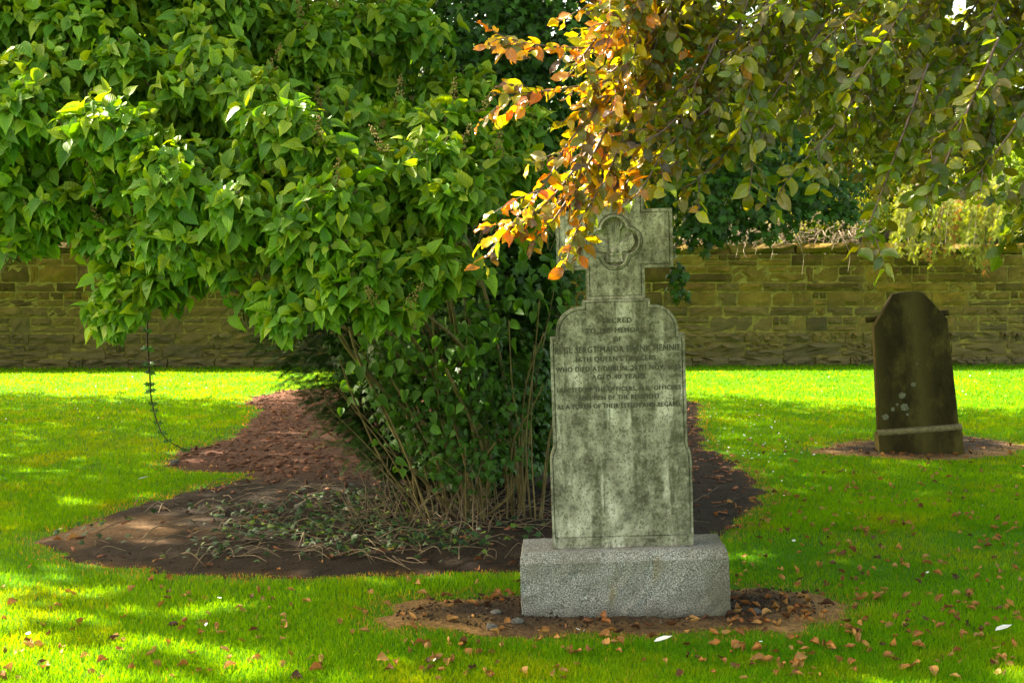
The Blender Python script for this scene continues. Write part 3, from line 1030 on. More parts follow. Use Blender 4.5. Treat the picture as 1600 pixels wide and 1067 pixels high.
# the leaves stop above the wall on the left and clear of the stone
lowb = np.interp(PXl, [-300, 0, 60, 105, 120, 200, 260, 300, 390, 420, 440, 500, 560, 640, 690, 735, 800, 870, 1000],
                 [395, 395, 420, 440, 535, 545, 500, 470, 490, 545, 540, 500, 515, 535, 470, 450, 420, 400, 380])
keep = (PYl < lowb - 14 + rng.normal(0, 8, len(PYl))) & ~((PXl > 850) & (Dl < 8.6))
pos, dirs, nhs, sz, cl = pos[keep], dirs[keep], nhs[keep], sz[keep], cl[keep]
PXl, PYl, Dl = PXl[keep], PYl[keep], Dl[keep]
vis = np.where((PXl > 0) & (PXl < 860) & (PYl > 0))[0]
order = vis[np.argsort(-(sz[vis] / Dl[vis]) + rng.uniform(0, 0.004, len(vis)))]
tints = [leaf_tint(T) for T, _ in LILAC_T]  # margins painted paler and yellower, for the bright halo along leaf rims
build_leaves('foliage', LILAC_T, tints, pos, dirs, nhs, sz, cl, M['lilac'], lilac, 290, order)
print('lilac leaves', len(pos))
# young leafy shoots low on the stems
pos, dirs, nhs, sz, cl = [], [], [], [], []
for (px, py, dp, n) in ((735, 630, 8.3, 12), (690, 590, 8.5, 8), (770, 560, 8.6, 8), (640, 690, 8.5, 7), (640, 555, 8.3, 26), (700, 540, 8.3, 24), (740, 520, 8.3, 20), (600, 560, 8.35, 18), (660, 610, 8.4, 14), (710, 650, 8.4, 12), (790, 480, 8.4, 16), (850, 455, 8.6, 16), (870, 500, 8.9, 10), (560, 600, 8.8, 9), (820, 400, 8.6, 16)):
    c = at(px, py, dp)
    for k in range(n):
        pos.append(c + rng.normal(0, [0.13, 0.13, 0.10])); dirs.append(norm(rng.normal(0, 0.6, 3) + [0, -0.2, -0.75])); nhs.append(norm(rng.normal(0, 0.4, 3) + [0, -0.8, 0.5]))
        sz.append(rng.uniform(0.06, 0.115)); cl.append(np.array([0.045, 0.125, 0.012]) * rng.uniform(0.7, 1.4))
pos, dirs, nhs, sz, cl = map(np.array, (pos, dirs, nhs, sz, cl))
build_leaves('low_foliage', LILAC_T, tints, pos, dirs, nhs, sz, cl, M['lilac'], lilac, 0, None)
# stems
def stem_path(b, tgt, sag=0.5):
    b, tgt = np.asarray(b), np.asarray(tgt)
    m = b * 0.66 + tgt * 0.34
    m[2] = b[2] + (tgt[2] - b[2]) * 0.72
    q = b * 0.90 + tgt * 0.10; q[2] = b[2] + (tgt[2] - b[2]) * 0.36
    j = rng.normal(0, 0.05, 3)
    return bez([b, q + j * 0.5, m + j, tgt], 15)


for i, (px, py, dp, r) in enumerate(LOBES):
    if r < 0.16: continue
    c = at(px, py, dp)
    b = np.array([LB[0] + rng.normal(0.08, 0.20), LB[1] + 0.35 + rng.normal(0, 0.15), -0.03])
    if i % 2: continue
    V, F = tube(stem_path(b, c), 0.019 * rng.uniform(0.7, 1.15), 0.007, 7)
    obj('stem', V, F, M['stem'], lilac, smooth=True)
# visible arching bare stems of the photograph
for pts, r0 in ((((748, 805), (764, 750), (748, 685), (715, 615), (690, 560)), .019), (((740, 800), (700, 700), (600, 610), (540, 540), (520, 490)), .020), (((720, 800), (640, 720), (590, 620), (560, 560), (545, 510)), .016),
                (((700, 800), (690, 740), (640, 640), (610, 590)), .012), (((755, 800), (760, 700), (735, 640), (700, 600)), .014), (((690, 800), (610, 740), (560, 640), (530, 560)), .010), (((760, 800), (745, 750), (755, 720), (775, 690)), .012),
                (((735, 800), (720, 740), (690, 660), (680, 540), (672, 480)), .011), (((820, 790), (815, 700), (822, 600), (850, 520)), .010), (((800, 790), (800, 700), (830, 640), (850, 600)), .009), (((810, 790), (812, 700), (800, 600), (795, 500)), .009),
                (((830, 780), (822, 690), (835, 560), (845, 450)), .008), (((720, 820), (700, 790), (650, 740), (590, 690)), .010), (((745, 815), (780, 790), (800, 770), (805, 745)), .011)):
    P = [at(x, y, 8.62 - 0.10 * k + rng.normal(0, 0.04)) for k, (x, y) in enumerate(pts)]
    P[0] = np.append(P[0][:2], -0.02) if P[0][2] < 0.25 else P[0]
    V, F = tube(bez(P, 16), r0, r0 * 0.5, 6)
    obj('stem', V, F, M['stem'], lilac, smooth=True)
for k in range(28):
    x0 = rng.uniform(650, 850); b = at(x0, 800, rng.uniform(8.35, 8.8)); b[2] = 0.0
    lean = (x0 - 800) / 1900 * 8.6 * 0.75 + rng.normal(-0.05, 0.15); h = rng.uniform(0.4, 1.7)
    P = bez([b, b + [lean * h * 0.35, rng.normal(0, 0.05), h * 0.5], b + [lean * h + rng.normal(0, 0.06), rng.normal(-0.05, 0.1), h]], 8)
    V, F = tube(P, rng.uniform(0.004, 0.009), 0.0025, 4)
    obj('shoot', V, F, M['stem'], lilac)
parts = []
for a, b_, c in twigs:
    V, F = tube(bez([a, b_, c], 5), 0.006, 0.0025, 4); parts.append((V, F, None))
V, F, _ = join(parts)
obj('twigs', V, F, M['stem'], lilac)['kind'] = 'stuff'
# dry seed heads
SEEDM = []
for s in range(4):
    r = np.random.default_rng(200 + s); parts = []
    oct_ = np.array([(1, 0, 0), (-1, 0, 0), (0, 1, 0), (0, -1, 0), (0, 0, 1.6), (0, 0, -1.6)]) * 0.0055
    octf = np.array([(0, 2, 4), (2, 1, 4), (1, 3, 4), (3, 0, 4), (2, 0, 5), (1, 2, 5), (3, 1, 5), (0, 3, 5)])
    for k in range(46):
        t = r.random(); rad = 0.045 * (1 - t * 0.8); a = r.random() * 6.28
        parts.append((oct_ + [rad * math.cos(a) * r.uniform(0.3, 1), rad * math.sin(a) * r.uniform(.3, 1), t * 0.16], octf, None))
    V, F, _ = join(parts); SEEDM.append(make_mesh('seed_head', V, F, M['seed']))
for i, (p, tw) in enumerate(heads[:60]):
    o = link('seed_head', SEEDM[i % 4], lilac); o.location = p
    o.rotation_euler = Vector(norm(tw + UP * 0.6)).to_track_quat('Z', 'Y').to_euler()

# ------------------------------------------------------------------ ivy-clad tree behind the lilac
TB = np.array([0.02, 10.35, 0.0])
itree = empty('ivy_clad_tree', (0, 0, 0))
tag(itree, 'dark ivy-clad tree with shaggy trunk rising directly behind the lilac shrub', 'tree')
V, F = tube(bez([TB + [0, 0, -0.1], TB + [0.03, 0, 1.2], TB + [0.0, 0.05, 3.0], TB + [0.1, 0.2, 6.0], TB + [0.2, 0.4, 9.0]], 20), 0.42, 0.16, 14)
V += norm(V - TB) * 0 + rng.normal(0, 0.015, V.shape)
obj('trunk', V, F, M['bark'], itree, smooth=True)
for a, h, L in ((-0.9, 2.2, 1.6), (0.4, 2.6, 1.9), (2.6, 2.8, 1.8), (-2.2, 3.2, 1.9), (3.6, 1.9, 1.5), (1.4, 3.5, 2.0), (-0.3, 3.9, 1.7)):
    d = np.array([math.cos(a), math.sin(a), 0])
    V, F = tube(bez([TB + [0, 0, h - 0.5], TB + d * L * 0.4 + [0, 0, h], TB + d * L + [0, 0, h + 0.8]], 10), 0.10, 0.03, 8)
    obj('limb', V, F, M['bark'], itree, smooth=True)
# ivy leaves: a thick sleeve round trunk and limbs plus hanging curtains
def ivy_cloud(blobs, n_per, outward=1.0):
    P, D, NH, S, C = [], [], [], [], []
    for (c, rad, n) in blobs:
        n = int(n * 1.45)
        v = norm(rng.normal(0, 1, (n, 3)) + np.array([0, -0.45, 0.1]))
        rr = rng.uniform(0.5, 1.08, n)[:, None]
        p = np.asarray(c) + v * rr * np.asarray(rad)
        P.append(p)
        D.append(norm(v * 0.35 + np.array([0, 0, -0.8]) + rng.normal(0, 0.4, (n, 3))))
        NH.append(norm(v + np.array([0, -0.4, 0.45]) + rng.normal(0, 0.3, (n, 3))))
        S.append(rng.uniform(0.055, 0.12, n) * (0.8 if c[1] < 8.9 else 1.0))
        C.append(np.array([0.030, 0.082, 0.006]) * rng.uniform(0.5, 1.6, (n, 1)))
    return map(np.concatenate, (P, D, NH, S, C))


blobs = []
for z in np.arange(0.15, 5.6, 0.4):
    w = 0.50 + 0.12 * z
    blobs.append((TB + [0, -0.1, z], (w, w, 0.35), 170))
for px, py, dp, rx, rz, n in ((620, 90, 9.2, .6, .5, 420), (740, 60, 9.4, .6, .5, 420), (860, 60, 9.6, .55, .5, 400), (700, 190, 9.2, .5, .35, 320), (820, 160, 9.6, .5, .4, 320), (880, 240, 9.8, .4, .35, 230), (800, 330, 9.4, .45, .35, 300), (860, 430, 9.5, .35, .35, 260),
                             (760, 440, 9.2, .45, .35, 320), (700, 520, 9.2, .45, .35, 320), (640, 560, 9.2, .4, .3, 260), (800, 560, 9.4, .4, .4, 260), (720, 660, 9.2, .4, .4, 260), (640, 680, 9.2, .3, .35, 180), (780, 700, 9.4, .35, .4, 220), (560, 560, 9.4, .35, .3, 160), (690, 750, 9.2, .3, .3, 150),
                             (980, 120, 9.9, .6, .5, 420), (1060, 230, 10, .5, .35, 320), (1130, 300, 10, .4, .28, 240), (1210, 290, 10, .4, .22, 200), (1095, 360, 9.8, .20, .2, 90), (1180, 250, 10.2, .5, .35, 280), (1060, 440, 9.6, .10, .18, 40), (1020, 330, 10, .35, .4, 220), (1260, 310, 10, .35, .22, 200), (1200, 340, 9.8, .3, .18, 150), (1300, 280, 10.2, .35, .25, 200), (1240, 240, 10.4, .5, .3, 280), (1320, 330, 9.9, .15, .12, 60), (1120, 350, 9.8, .25, .2, 120), (1120, 150, 10.2, .6, .45, 380), (960, 20, 10, .6, .5, 350), (1100, 40, 10.4, .7, .5, 380),
                             (848, 600, 9.6, .14, .35, 200), (850, 700, 9.6, .14, .35, 200), (845, 770, 9.5, .16, .2, 110), (600, 620, 8.5, .22, .25, 110), (660, 640, 8.5, .22, .28, 130), (720, 600, 8.5, .25, .25, 130), (790, 640, 8.6, .22, .4, 150), (680, 740, 8.5, .3, .2, 110), (760, 720, 8.5, .2, .25, 90), (830, 600, 8.7, .15, .4, 110), (620, 540, 8.6, .3, .2, 120), (740, 500, 8.6, .3, .2, 140), (690, 30, 9.5, .5, .4, 300), (740, 110, 9.7, .5, .4, 260), (650, 140, 9.6, .5, .4, 260), (780, -10, 9.9, .6, .4, 300), (900, 130, 10.2, .5, .5, 260), (580, 480, 8.7, .3, .12, 90), (700, 690, 8.45, .22, .2, 70), (770, 600, 8.45, .2, .3, 80), (500, 40, 9.5, .6, .5, 300), (620, -60, 9.4, .7, .5, 320), (800, -70, 9.6, .7, .5, 320)):
    blobs.append((at(px, py, dp), (rx, rx * 0.8, rz), n))
p_, d_, n_, s_, c_ = ivy_cloud(blobs, 0)
px_, py_, dd_ = proj(p_)
k_ = ~((px_ > 866) & (py_ > 470) & (px_ < 1300)) & ~((py_ > 520) & (px_ < np.interp(py_, [520, 600, 650, 700, 750, 800], [480, 525, 575, 625, 680, 720]) + rng.normal(0, 12, len(px_)))) & (p_[:, 2] > 0.12 + rng.uniform(0, 0.25, len(px_)))
p_, d_, n_, s_, c_ = p_[k_], d_[k_], n_[k_], s_[k_], c_[k_]
itint = [np.where((np.arange(len(T)) == 0)[:, None], 1.25, 1.0) * np.ones((len(T), 3)) for T, _ in IVY_T]
px_, py_, dd_ = proj(p_)
front = np.where((py_ > 0) & (px_ > 450) & (px_ < 1330))[0]
order = front[np.argsort(dd_[front] - s_[front] * 6)]
build_leaves('ivy', IVY_T, itint, p_, d_, n_, s_, c_, M['ivy'], itree, 200, order, 'ivy_leaf')

# ------------------------------------------------------------------ yew bush: dark needle sprays in an inverted cone
yew = empty('yew_bush', (0, 0, 0))
tag(yew, 'dark yew bush with fine needle sprays leaning out low behind the lilac stems', 'bush')
YB = np.array([-0.35, 9.75, 0.0])
P, D = [], []
for k in range(15000):
    z = rng.uniform(0.12, 2.3) ** 1.0
    a = rng.uniform(0, 2 * np.pi)
    rmax = np.interp(z, [0, 0.25, 0.6, 1.0, 1.4, 2.3], [0.5, 0.75, 1.15, 1.55, 1.75, 1.7])
    rr = rmax * math.sqrt(rng.uniform(0.25, 1)) * rng.uniform(0.9, 1.08)
    p = YB + [math.cos(a) * rr * (1.0 if math.cos(a) < 0 else 0.42), math.sin(a) * rr * 0.45, z]
    P.append(p); D.append(norm(np.array([math.cos(a), math.sin(a) - 0.2, rng.uniform(-0.6, 0.1)]) + rng.normal(0, 0.3, 3)))
P, D = np.array(P), np.array(D)
# a spray: a short stalk with two ranks of needles
V, F = [], []
for i in range(9):
    y = i / 9.0
    for s in (-1, 1):
        a = len(V)
        V += [(0, y, 0), (s * 0.30 * (1 - 0.4 * y), y + 0.12, 0.02), (0, y + 0.07, 0)]
        F.append((a, a + 1, a + 2))
SPRAY = (np.array(V), np.array(F))
B = frames(D, norm(UP + rng.normal(0, 0.5, D.shape)))
V, F, C = scatter(*SPRAY, P, B, rng.uniform(0.08, 0.15, len(P)), None, np.array([0.014, 0.038, 0.006]) * rng.uniform(0.6, 1.6, (len(P), 1)))
# extra sprays at the foot, leaning left, coloured paler as if lit
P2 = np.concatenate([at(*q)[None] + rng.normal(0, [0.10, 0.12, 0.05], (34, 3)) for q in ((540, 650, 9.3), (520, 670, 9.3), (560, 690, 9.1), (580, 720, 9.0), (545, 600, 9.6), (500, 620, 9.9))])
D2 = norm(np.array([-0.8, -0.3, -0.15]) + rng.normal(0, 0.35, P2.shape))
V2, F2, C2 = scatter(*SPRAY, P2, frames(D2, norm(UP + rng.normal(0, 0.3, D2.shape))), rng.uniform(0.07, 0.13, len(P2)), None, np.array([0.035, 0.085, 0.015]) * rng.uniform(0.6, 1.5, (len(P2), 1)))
V, F, C = join([(V, F, C), (V2, F2, C2)])
obj('needle_sprays', V, F, M['yew'], yew, C)['kind'] = 'stuff'
for a in np.linspace(2.0, 4.6, 9):
    d = np.array([math.cos(a), math.sin(a) * 0.4, 0]); L = rng.uniform(0.9, 1.5)
    V, F = tube(bez([YB + [0.2, 0, 0], YB + d * L * 0.5 + [0, 0, 0.4], YB + d * L + [0, 0, rng.uniform(0.8, 1.5)]], 8), 0.035, 0.008, 6)
    obj('branch', V, F, M['bark'], yew, smooth=True)

# ------------------------------------------------------------------ hanging ivy strand
vine = empty('ivy_strand', (0, 0, 0))
tag(vine, 'single thin ivy strand dangling from the lilac onto the mulch edge', 'vine')
pts = [(232, 470, 9.6), (230, 530, 9.8), (234, 580, 10.2), (236, 620, 10.8), (246, 660, 11.4), (262, 688, 11.8)]
P = [at(*q) for q in pts] + [gr(300, 706, 0.02), gr(325, 709, 0.02)]
vp = bez(P, 30)
V, F = tube(vp, 0.008, 0.005, 5)
obj('stem', V, F, M['bark'], vine)
for k, i in enumerate([3, 5, 7, 8, 10, 11, 13, 14, 16, 18, 20, 23]):
    T, Fv = IVY_T[k % 4]
    i = min(i, len(vp) - 4)
    for s in (-1, 1):
        o = link('ivy_leaf', make_mesh('ivy_leaf', T, Fv, M['ivy'], np.tile([0.025, 0.075, 0.012], (len(T), 1))) if k < 4 and s < 0 else bpy.data.meshes['ivy_leaf'], vine)
        Bm = frames(np.array([[s * 0.9, -0.2, rng.uniform(-0.6, 0.3)]]), np.array([[0, -0.8, 0.6]]))[0]
        o.matrix_basis = Matrix.Translation(Vector(vp[i] + [s * 0.008, 0, 0])) @ Matrix(Bm.T.tolist()).to_4x4() @ Matrix.Scale(float(rng.uniform(0.06, 0.09)), 4)

# ------------------------------------------------------------------ copper beech: hanging sprays from the right, trunk and canopy beyond the frame
beech = empty('beech_tree', (0, 0, 0))
tag(beech, 'copper beech with drooping branches of orange and bronze-green leaves hanging in from top right', 'tree')
BT = np.array([8.6, 8.6, 0])
V, F = tube(bez([BT + [0, 0, -0.1], BT + [-.05, 0, 2], BT + [-0.2, 0.1, 6], BT + [-0.3, 0.2, 10]], 16), 0.48, 0.2, 14)
obj('trunk', V, F, M['bark'], beech, smooth=True)
SPR = []                                                  # (path points px,py,depth, thickness)
HAND = [([(1080, -60, 5.2), (1010, 60, 5.0), (900, 75, 4.9), (800, 62, 4.8), (745, 32, 4.75)]), ([(1060, -20, 5.2), (960, 110, 5.0), (870, 140, 4.9), (768, 148, 4.8)]),
        ([(1100, -20, 5.2), (1000, 110, 5.1), (930, 230, 5.0), (860, 330, 4.9), (755, 355, 4.85)]), ([(1050, 20, 5.1), (975, 170, 5.0), (925, 290, 5.0), (915, 360, 4.95), (905, 405, 4.95)]),
        ([(1080, 40, 5.2), (1000, 150, 5.0), (960, 210, 5.0), (930, 275, 4.95)]), ([(1010, 20, 5.2), (950, 150, 4.9), (890, 220, 4.85), (850, 290, 4.8), (800, 350, 4.8)]), ([(1120, 60, 5.0), (1060, 180, 4.9), (1010, 220, 4.85), (970, 240, 4.8)]),
        ([(1160, 60, 5.1), (1110, 190, 5.0), (1050, 260, 4.9), (1010, 280, 4.9)]), ([(1220, 80, 5.1), (1150, 220, 5.0), (1090, 280, 4.9), (1065, 295, 4.9)]), ([(1190, 60, 5.0), (1170, 190, 4.9), (1175, 260, 4.85), (1170, 305, 4.8)]),
        ([(1400, 60, 4.9), (1310, 190, 4.8), (1240, 270, 4.8), (1215, 305, 4.75)]), ([(1450, 100, 4.8), (1400, 240, 4.7), (1370, 320, 4.7), (1340, 395, 4.65)]), ([(1560, 60, 4.7), (1500, 200, 4.6), (1470, 270, 4.6), (1445, 315, 4.6)]),
        ([(1640, 120, 4.6), (1570, 220, 4.6), (1530, 270, 4.6), (1490, 310, 4.6)]), ([(1660, 200, 4.7), (1620, 290, 4.6), (1600, 350, 4.6)]), ([(1300, 20, 5), (1230, 120, 4.9), (1170, 200, 4.85), (1130, 215, 4.8)]), ([(1250, -20, 4.9), (1190, 20, 4.8), (1165, 30, 4.75)])]
for k in range(8):
    a_ = rng.uniform(0, 1); ex, ey = rng.uniform(850, 1010), rng.uniform(70, 330)
    ey = min(ey, 130 + (ex - 850) * 1.3 + 90)
    d0 = rng.uniform(4.75, 5.1)
    HAND.append([(ex + rng.uniform(120, 190), ey - rng.uniform(170, 250), d0 + 0.2), (ex + rng.uniform(60, 90), ey - rng.uniform(70, 110), d0 + 0.1), (ex + 20, ey - 25, d0), (ex, ey, d0 - 0.03)])
HAND += [[(1000, 150, 5.0), (950, 270, 4.9), (905, 350, 4.88), (880, 425, 4.88)], [(930, 220, 4.9), (870, 300, 4.85), (820, 345, 4.8), (780, 358, 4.8)], [(960, 180, 5.0), (900, 290, 4.9), (860, 350, 4.86), (838, 372, 4.86)]]
for hnd in HAND: SPR.append(([at(*q) for q in hnd], 1.0))
low = lambda x: np.interp(x, [860, 950, 1050, 1180, 1260, 1300, 1350, 1420, 1520, 1700], [150, 190, 225, 240, 260, 290, 310, 330, 330, 360])
for k in range(150):
    ex = rng.uniform(900, 1760); ey = rng.uniform(-170, 1) if rng.random() < 0.18 else low(ex) * rng.uniform(0.1, 1.0)
    dp = rng.uniform(4.6, 6.2) if ex > 1120 else rng.uniform(4.75, 5.3)
    sx = ex + rng.uniform(40, 170); sy = ey - rng.uniform(140, 260)
    SPR.append(([at(sx, sy, dp + 0.25), at(sx * 0.55 + ex * 0.45, sy * 0.45 + ey * 0.55 - 14, dp + 0.1), at(ex, ey, dp)], 0.8))
pos, dirs, nhs, sz, cl = [], [], [], [], []
tw_parts = []
for pts, th in SPR:
    P = bez(pts, 16)
    V, F = tube(P, 0.0065 * th, 0.0018, 5)
    if len(pts) > 3: obj('branch', V, F, M['twig'], beech, smooth=True)
    else: tw_parts.append((V, F, None))
    seg = np.linalg.norm(np.diff(P, axis=0), axis=1); s_acc = np.concatenate([[0], np.cumsum(seg)])
    Ltot = s_acc[-1]
    npos = int(Ltot / 0.024)
    side = 1
    # side twiglets carry most of the leaves
    nodes = []
    for q in range(npos):
        s = Ltot * (q + rng.uniform(0, 1)) / npos
        p = np.array([np.interp(s, s_acc, P[:, j]) for j in range(3)])
        i = min(np.searchsorted(s_acc, s), len(P) - 1); T = norm(P[i] - P[i - 1])
        nodes.append((p, T, side)); side = -side
        if rng.random() < 0.20 and s < Ltot * 0.93:
            lat = norm(np.cross(T, norm(rng.normal(0, 0.4, 3) + [0, -0.5, 0.8])))
            Lt = rng.uniform(0.08, 0.22); dv = norm(T * 0.75 + lat * side * 0.7 + [0, 0, -0.25])
            e = p + dv * Lt
            V, F = tube(bez([p, p + dv * Lt * 0.5 + [0, 0, 0.01], e], 5), 0.0025, 0.001, 4); tw_parts.append((V, F, None))
            for z in range(int(Lt / 0.026)):
                nodes.append((p + dv * Lt * (z + 1) / int(Lt / 0.026), dv, 1 if z % 2 else -1))
    for p, T, sd in nodes:
        lat = norm(np.cross(T, [0.1, -0.5, 0.85]))
        d = norm(T * 0.65 + lat * sd * 0.75 + np.array([0, 0, -0.25]) + rng.normal(0, 0.3, 3))
        pos.append(p); dirs.append(d)
        nhs.append(norm(np.array([-0.1, -0.35, 0.75]) + rng.normal(0, 0.65, 3)))
        sz.append(rng.uniform(0.040, 0.082))
        px_, _, _ = proj(p)
        if px_ > 1150: sz[-1] *= 1.08
        w = np.clip((1110 - px_) / 230 + rng.normal(0, 0.35), 0, 1)           # more orange towards the left-hand sprays, greener to the right
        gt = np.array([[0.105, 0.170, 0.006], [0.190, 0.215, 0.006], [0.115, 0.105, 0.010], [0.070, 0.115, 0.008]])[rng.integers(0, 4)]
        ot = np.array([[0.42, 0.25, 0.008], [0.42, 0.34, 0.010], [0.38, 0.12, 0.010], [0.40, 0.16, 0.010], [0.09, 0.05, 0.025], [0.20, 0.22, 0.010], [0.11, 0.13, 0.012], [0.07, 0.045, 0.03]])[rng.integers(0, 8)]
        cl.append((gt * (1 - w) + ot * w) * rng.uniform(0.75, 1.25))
pos, dirs, nhs, sz, cl = map(np.array, (pos, dirs, nhs, sz, cl))
print('beech leaves', len(pos))
PXb, PYb, Db = proj(pos)
vis = np.where((PXb > 740) & (PXb < 1600) & (PYb > 0))[0]
order = vis[np.argsort(-(sz[vis] / Db[vis]) + rng.uniform(0, 0.004, len(vis)))]
btint = [leaf_tint(T, 1.0, 0.85) for T, _ in BEECH_T]
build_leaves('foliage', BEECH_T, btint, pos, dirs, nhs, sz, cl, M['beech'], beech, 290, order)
V, F, _ = join(tw_parts)
obj('twigs', V, F, M['twig'], beech)['kind'] = 'stuff'
for e, r0 in (((1150, -120, 5.3), .05), ((1330, -120, 5.1), .05), ((1500, -110, 4.9), .04), ((1650, -60, 4.8), .03)):
    q = at(*e)
    V, F = tube(bez([BT + [0, 0, 4.2], (BT + [0, 0, 5.4]) * 0.5 + q * 0.5 + [0, 0, 0.6], q + [0.3, 0.2, 0.25], q], 16), 0.13, 0.012, 8)
    obj('limb', V, F, M['bark'], beech, smooth=True)

# ------------------------------------------------------------------ unseen canopies above the frame: clumps placed to shade the lawn, leaving sun gaps
CUR = np.array([SUN_DIR[0] / SUN_DIR[2], SUN_DIR[1] / SUN_DIR[2]])


def lit(x, y):
    far = np.interp(x, [-12, -6.5, -4, 0, 2.9, 4.0, 6.5, 11], [19.0, 18.6, 17.6, 18.0, 18.6, 16.9, 16.6, 16.4])
    near = np.interp(x, [-6, -2.56, -1.95, -1.06, -0.8, 0.5], [7.2, 6.05, 5.6, 5.2, 4.9, 4.2])
    return (y > far - 0.75) or (y < near + 0.55 and x < -0.95)


trees = {'ivy': (itree, TB), 'beech': (beech, BT)}
lt = empty('shade_tree', (0, 0, 0))
tag(lt, 'tall broadleaf tree casting shade over the lawn from beyond the picture edge', 'tree')
LT = np.array([-14.5, 13.0, 0])
V, F = tube(bez([LT + [0, 0, -0.1], LT + [0.1, 0, 4], LT + [0, 0.1, 10]], 14), 0.45, 0.15, 12)
obj('trunk', V, F, M['bark'], lt, smooth=True)
trees['left_shade'] = (lt, LT)
clumps = {k: [] for k in trees}
spray_c = [np.array([0.15, 4.9, 2.55]), np.array([0.45, 4.9, 2.7]), np.array([-0.05, 4.9, 2.3])]
lilac_c = [np.array(q) for q in ((-2.6, 6.6, 3.0), (-1.8, 6.5, 2.8), (-1.0, 6.4, 2.7), (-0.4, 6.5, 2.6), (-1.8, 6.9, 3.4), (-0.6, 7.0, 3.0))]
for gx in np.arange(-13, 14, 0.95):
    for gy in np.arange(2.5, 19.0, 0.95):
        for layer in range(4):
            x = gx + rng.uniform(-0.5, 0.5); y = gy + rng.uniform(-0.5, 0.5)
            if lit(x, y): continue
            h = rng.uniform(6.6, 11.5)
            p = np.array([x + CUR[0] * h, y + CUR[1] * h, h])
            px_, py_, dd_ = proj(p)
            mrg = 1.1 * FPX / max(dd_, 1)
            if dd_ > 0 and py_ > -mrg and -mrg < px_ < 1600 + mrg: continue
            if any(np.linalg.norm((p - c) - SUN_DIR * ((p - c) @ SUN_DIR)) < 1.25 for c in spray_c): continue
            if rng.random() < 0.35 and any(np.linalg.norm((p - c) - SUN_DIR * ((p - c) @ SUN_DIR)) < 0.85 for c in lilac_c): continue
            k = min(trees, key=lambda q: np.hypot(*(trees[q][1][:2] - p[:2])))
            clumps[k].append(p)
T, Ft = SIMPLE_T[0]
for k, cs in clumps.items():
    cs = np.array(cs); root, base = trees[k]
    nper = 34
    P = (cs[:, None] + rng.normal(0, 0.42, (len(cs), nper, 3))).reshape(-1, 3)
    D = norm(rng.normal(0, 1, P.shape) + [0, 0, -0.4]); NH = norm(rng.normal(0, 0.5, P.shape) + UP)
    C = np.array([0.05, 0.10, 0.012]) * rng.uniform(0.7, 1.4, (len(P), 1))
    V, F, C = scatter(T, Ft, P, frames(D, NH), rng.uniform(0.20, 0.34, len(P)), None, C)
    obj('crown', V, F, M['canopy'], root, C)['kind'] = 'stuff'
    sel = cs[rng.permutation(len(cs))[:14]]
    for c in sel:
        b = base + [0, 0, min(c[2] - 1.2, rng.uniform(4.5, 8))]
        mid = (b + c) / 2 + [0, 0, 0.7]
        pm = proj(mid)
        V, F = tube(bez([b, mid, c], 8), 0.08, 0.02, 6)
        obj('limb', V, F, M['bark'], root, smooth=True)
print('clumps', {k: len(v) for k, v in clumps.items()})

# ------------------------------------------------------------------ beyond the wall: golden conifer, sunny garden shrubs, trees
gc = empty('golden_conifer', (0, 0, 0))
tag(gc, 'golden yellow conifer sprays spilling over the top of the wall above the dark headstone', 'conifer')
P, D, S, C = [], [], [], []
for k in range(64):
    tx = rng.uniform(1385, 1565); ty = np.interp(tx, [1385, 1410, 1450, 1480, 1510, 1540, 1565], [372, 398, 418, 405, 398, 428, 350]) - abs(rng.normal(0, 24))
    top = at(tx + rng.normal(22, 18), rng.uniform(255, 330), 24.9); tip = at(tx, ty, rng.uniform(23.45, 23.85))
    br = bez([top, top * 0.5 + tip * 0.5 + [0, -0.15, 0.22], tip], 14)
    col = np.array([0.30, 0.12, 0.02]) if rng.random() < 0.12 else np.array([0.21, 0.25, 0.025]) * rng.uniform(0.7, 1.2)
    for q in range(3, len(br)):
        tdir = norm(br[q] - br[q - 1])
        for sd in (-1, 0, 1):
            P.append(br[q] + rng.normal(0, 0.02, 3)); D.append(norm(tdir + np.array([sd * 0.75, rng.normal(-0.1, 0.3), rng.normal(-0.1, 0.2)])))
            S.append(rng.uniform(0.09, 0.17)); C.append(col * rng.uniform(0.55, 1.35))
    if k % 4 == 0:
        V, F = tube(br, 0.012, 0.004, 5); obj('branchlet', V, F, M['bark'], gc)
P, D, S, C = map(np.array, (P, D, S, C))
V, F, C = scatter(*SPRAY, P, frames(D, norm(np.array([0, -0.8, 0.4]) + rng.normal(0, 0.4, D.shape))), S, None, C)
obj('sprays', V, F, M['backleaf'], gc, C)['kind'] = 'stuff'
for px in (1420, 1470, 1515, 1540):
    b = at(px + 15, 300, 25.4)
    V, F = tube(bez([np.array([b[0], 26.0, 0]), b, at(px, 345, 24.2), at(px, 385, 23.7)], 12), 0.05, 0.008, 6)
    obj('branch', V, F, M['bark'], gc, smooth=True)


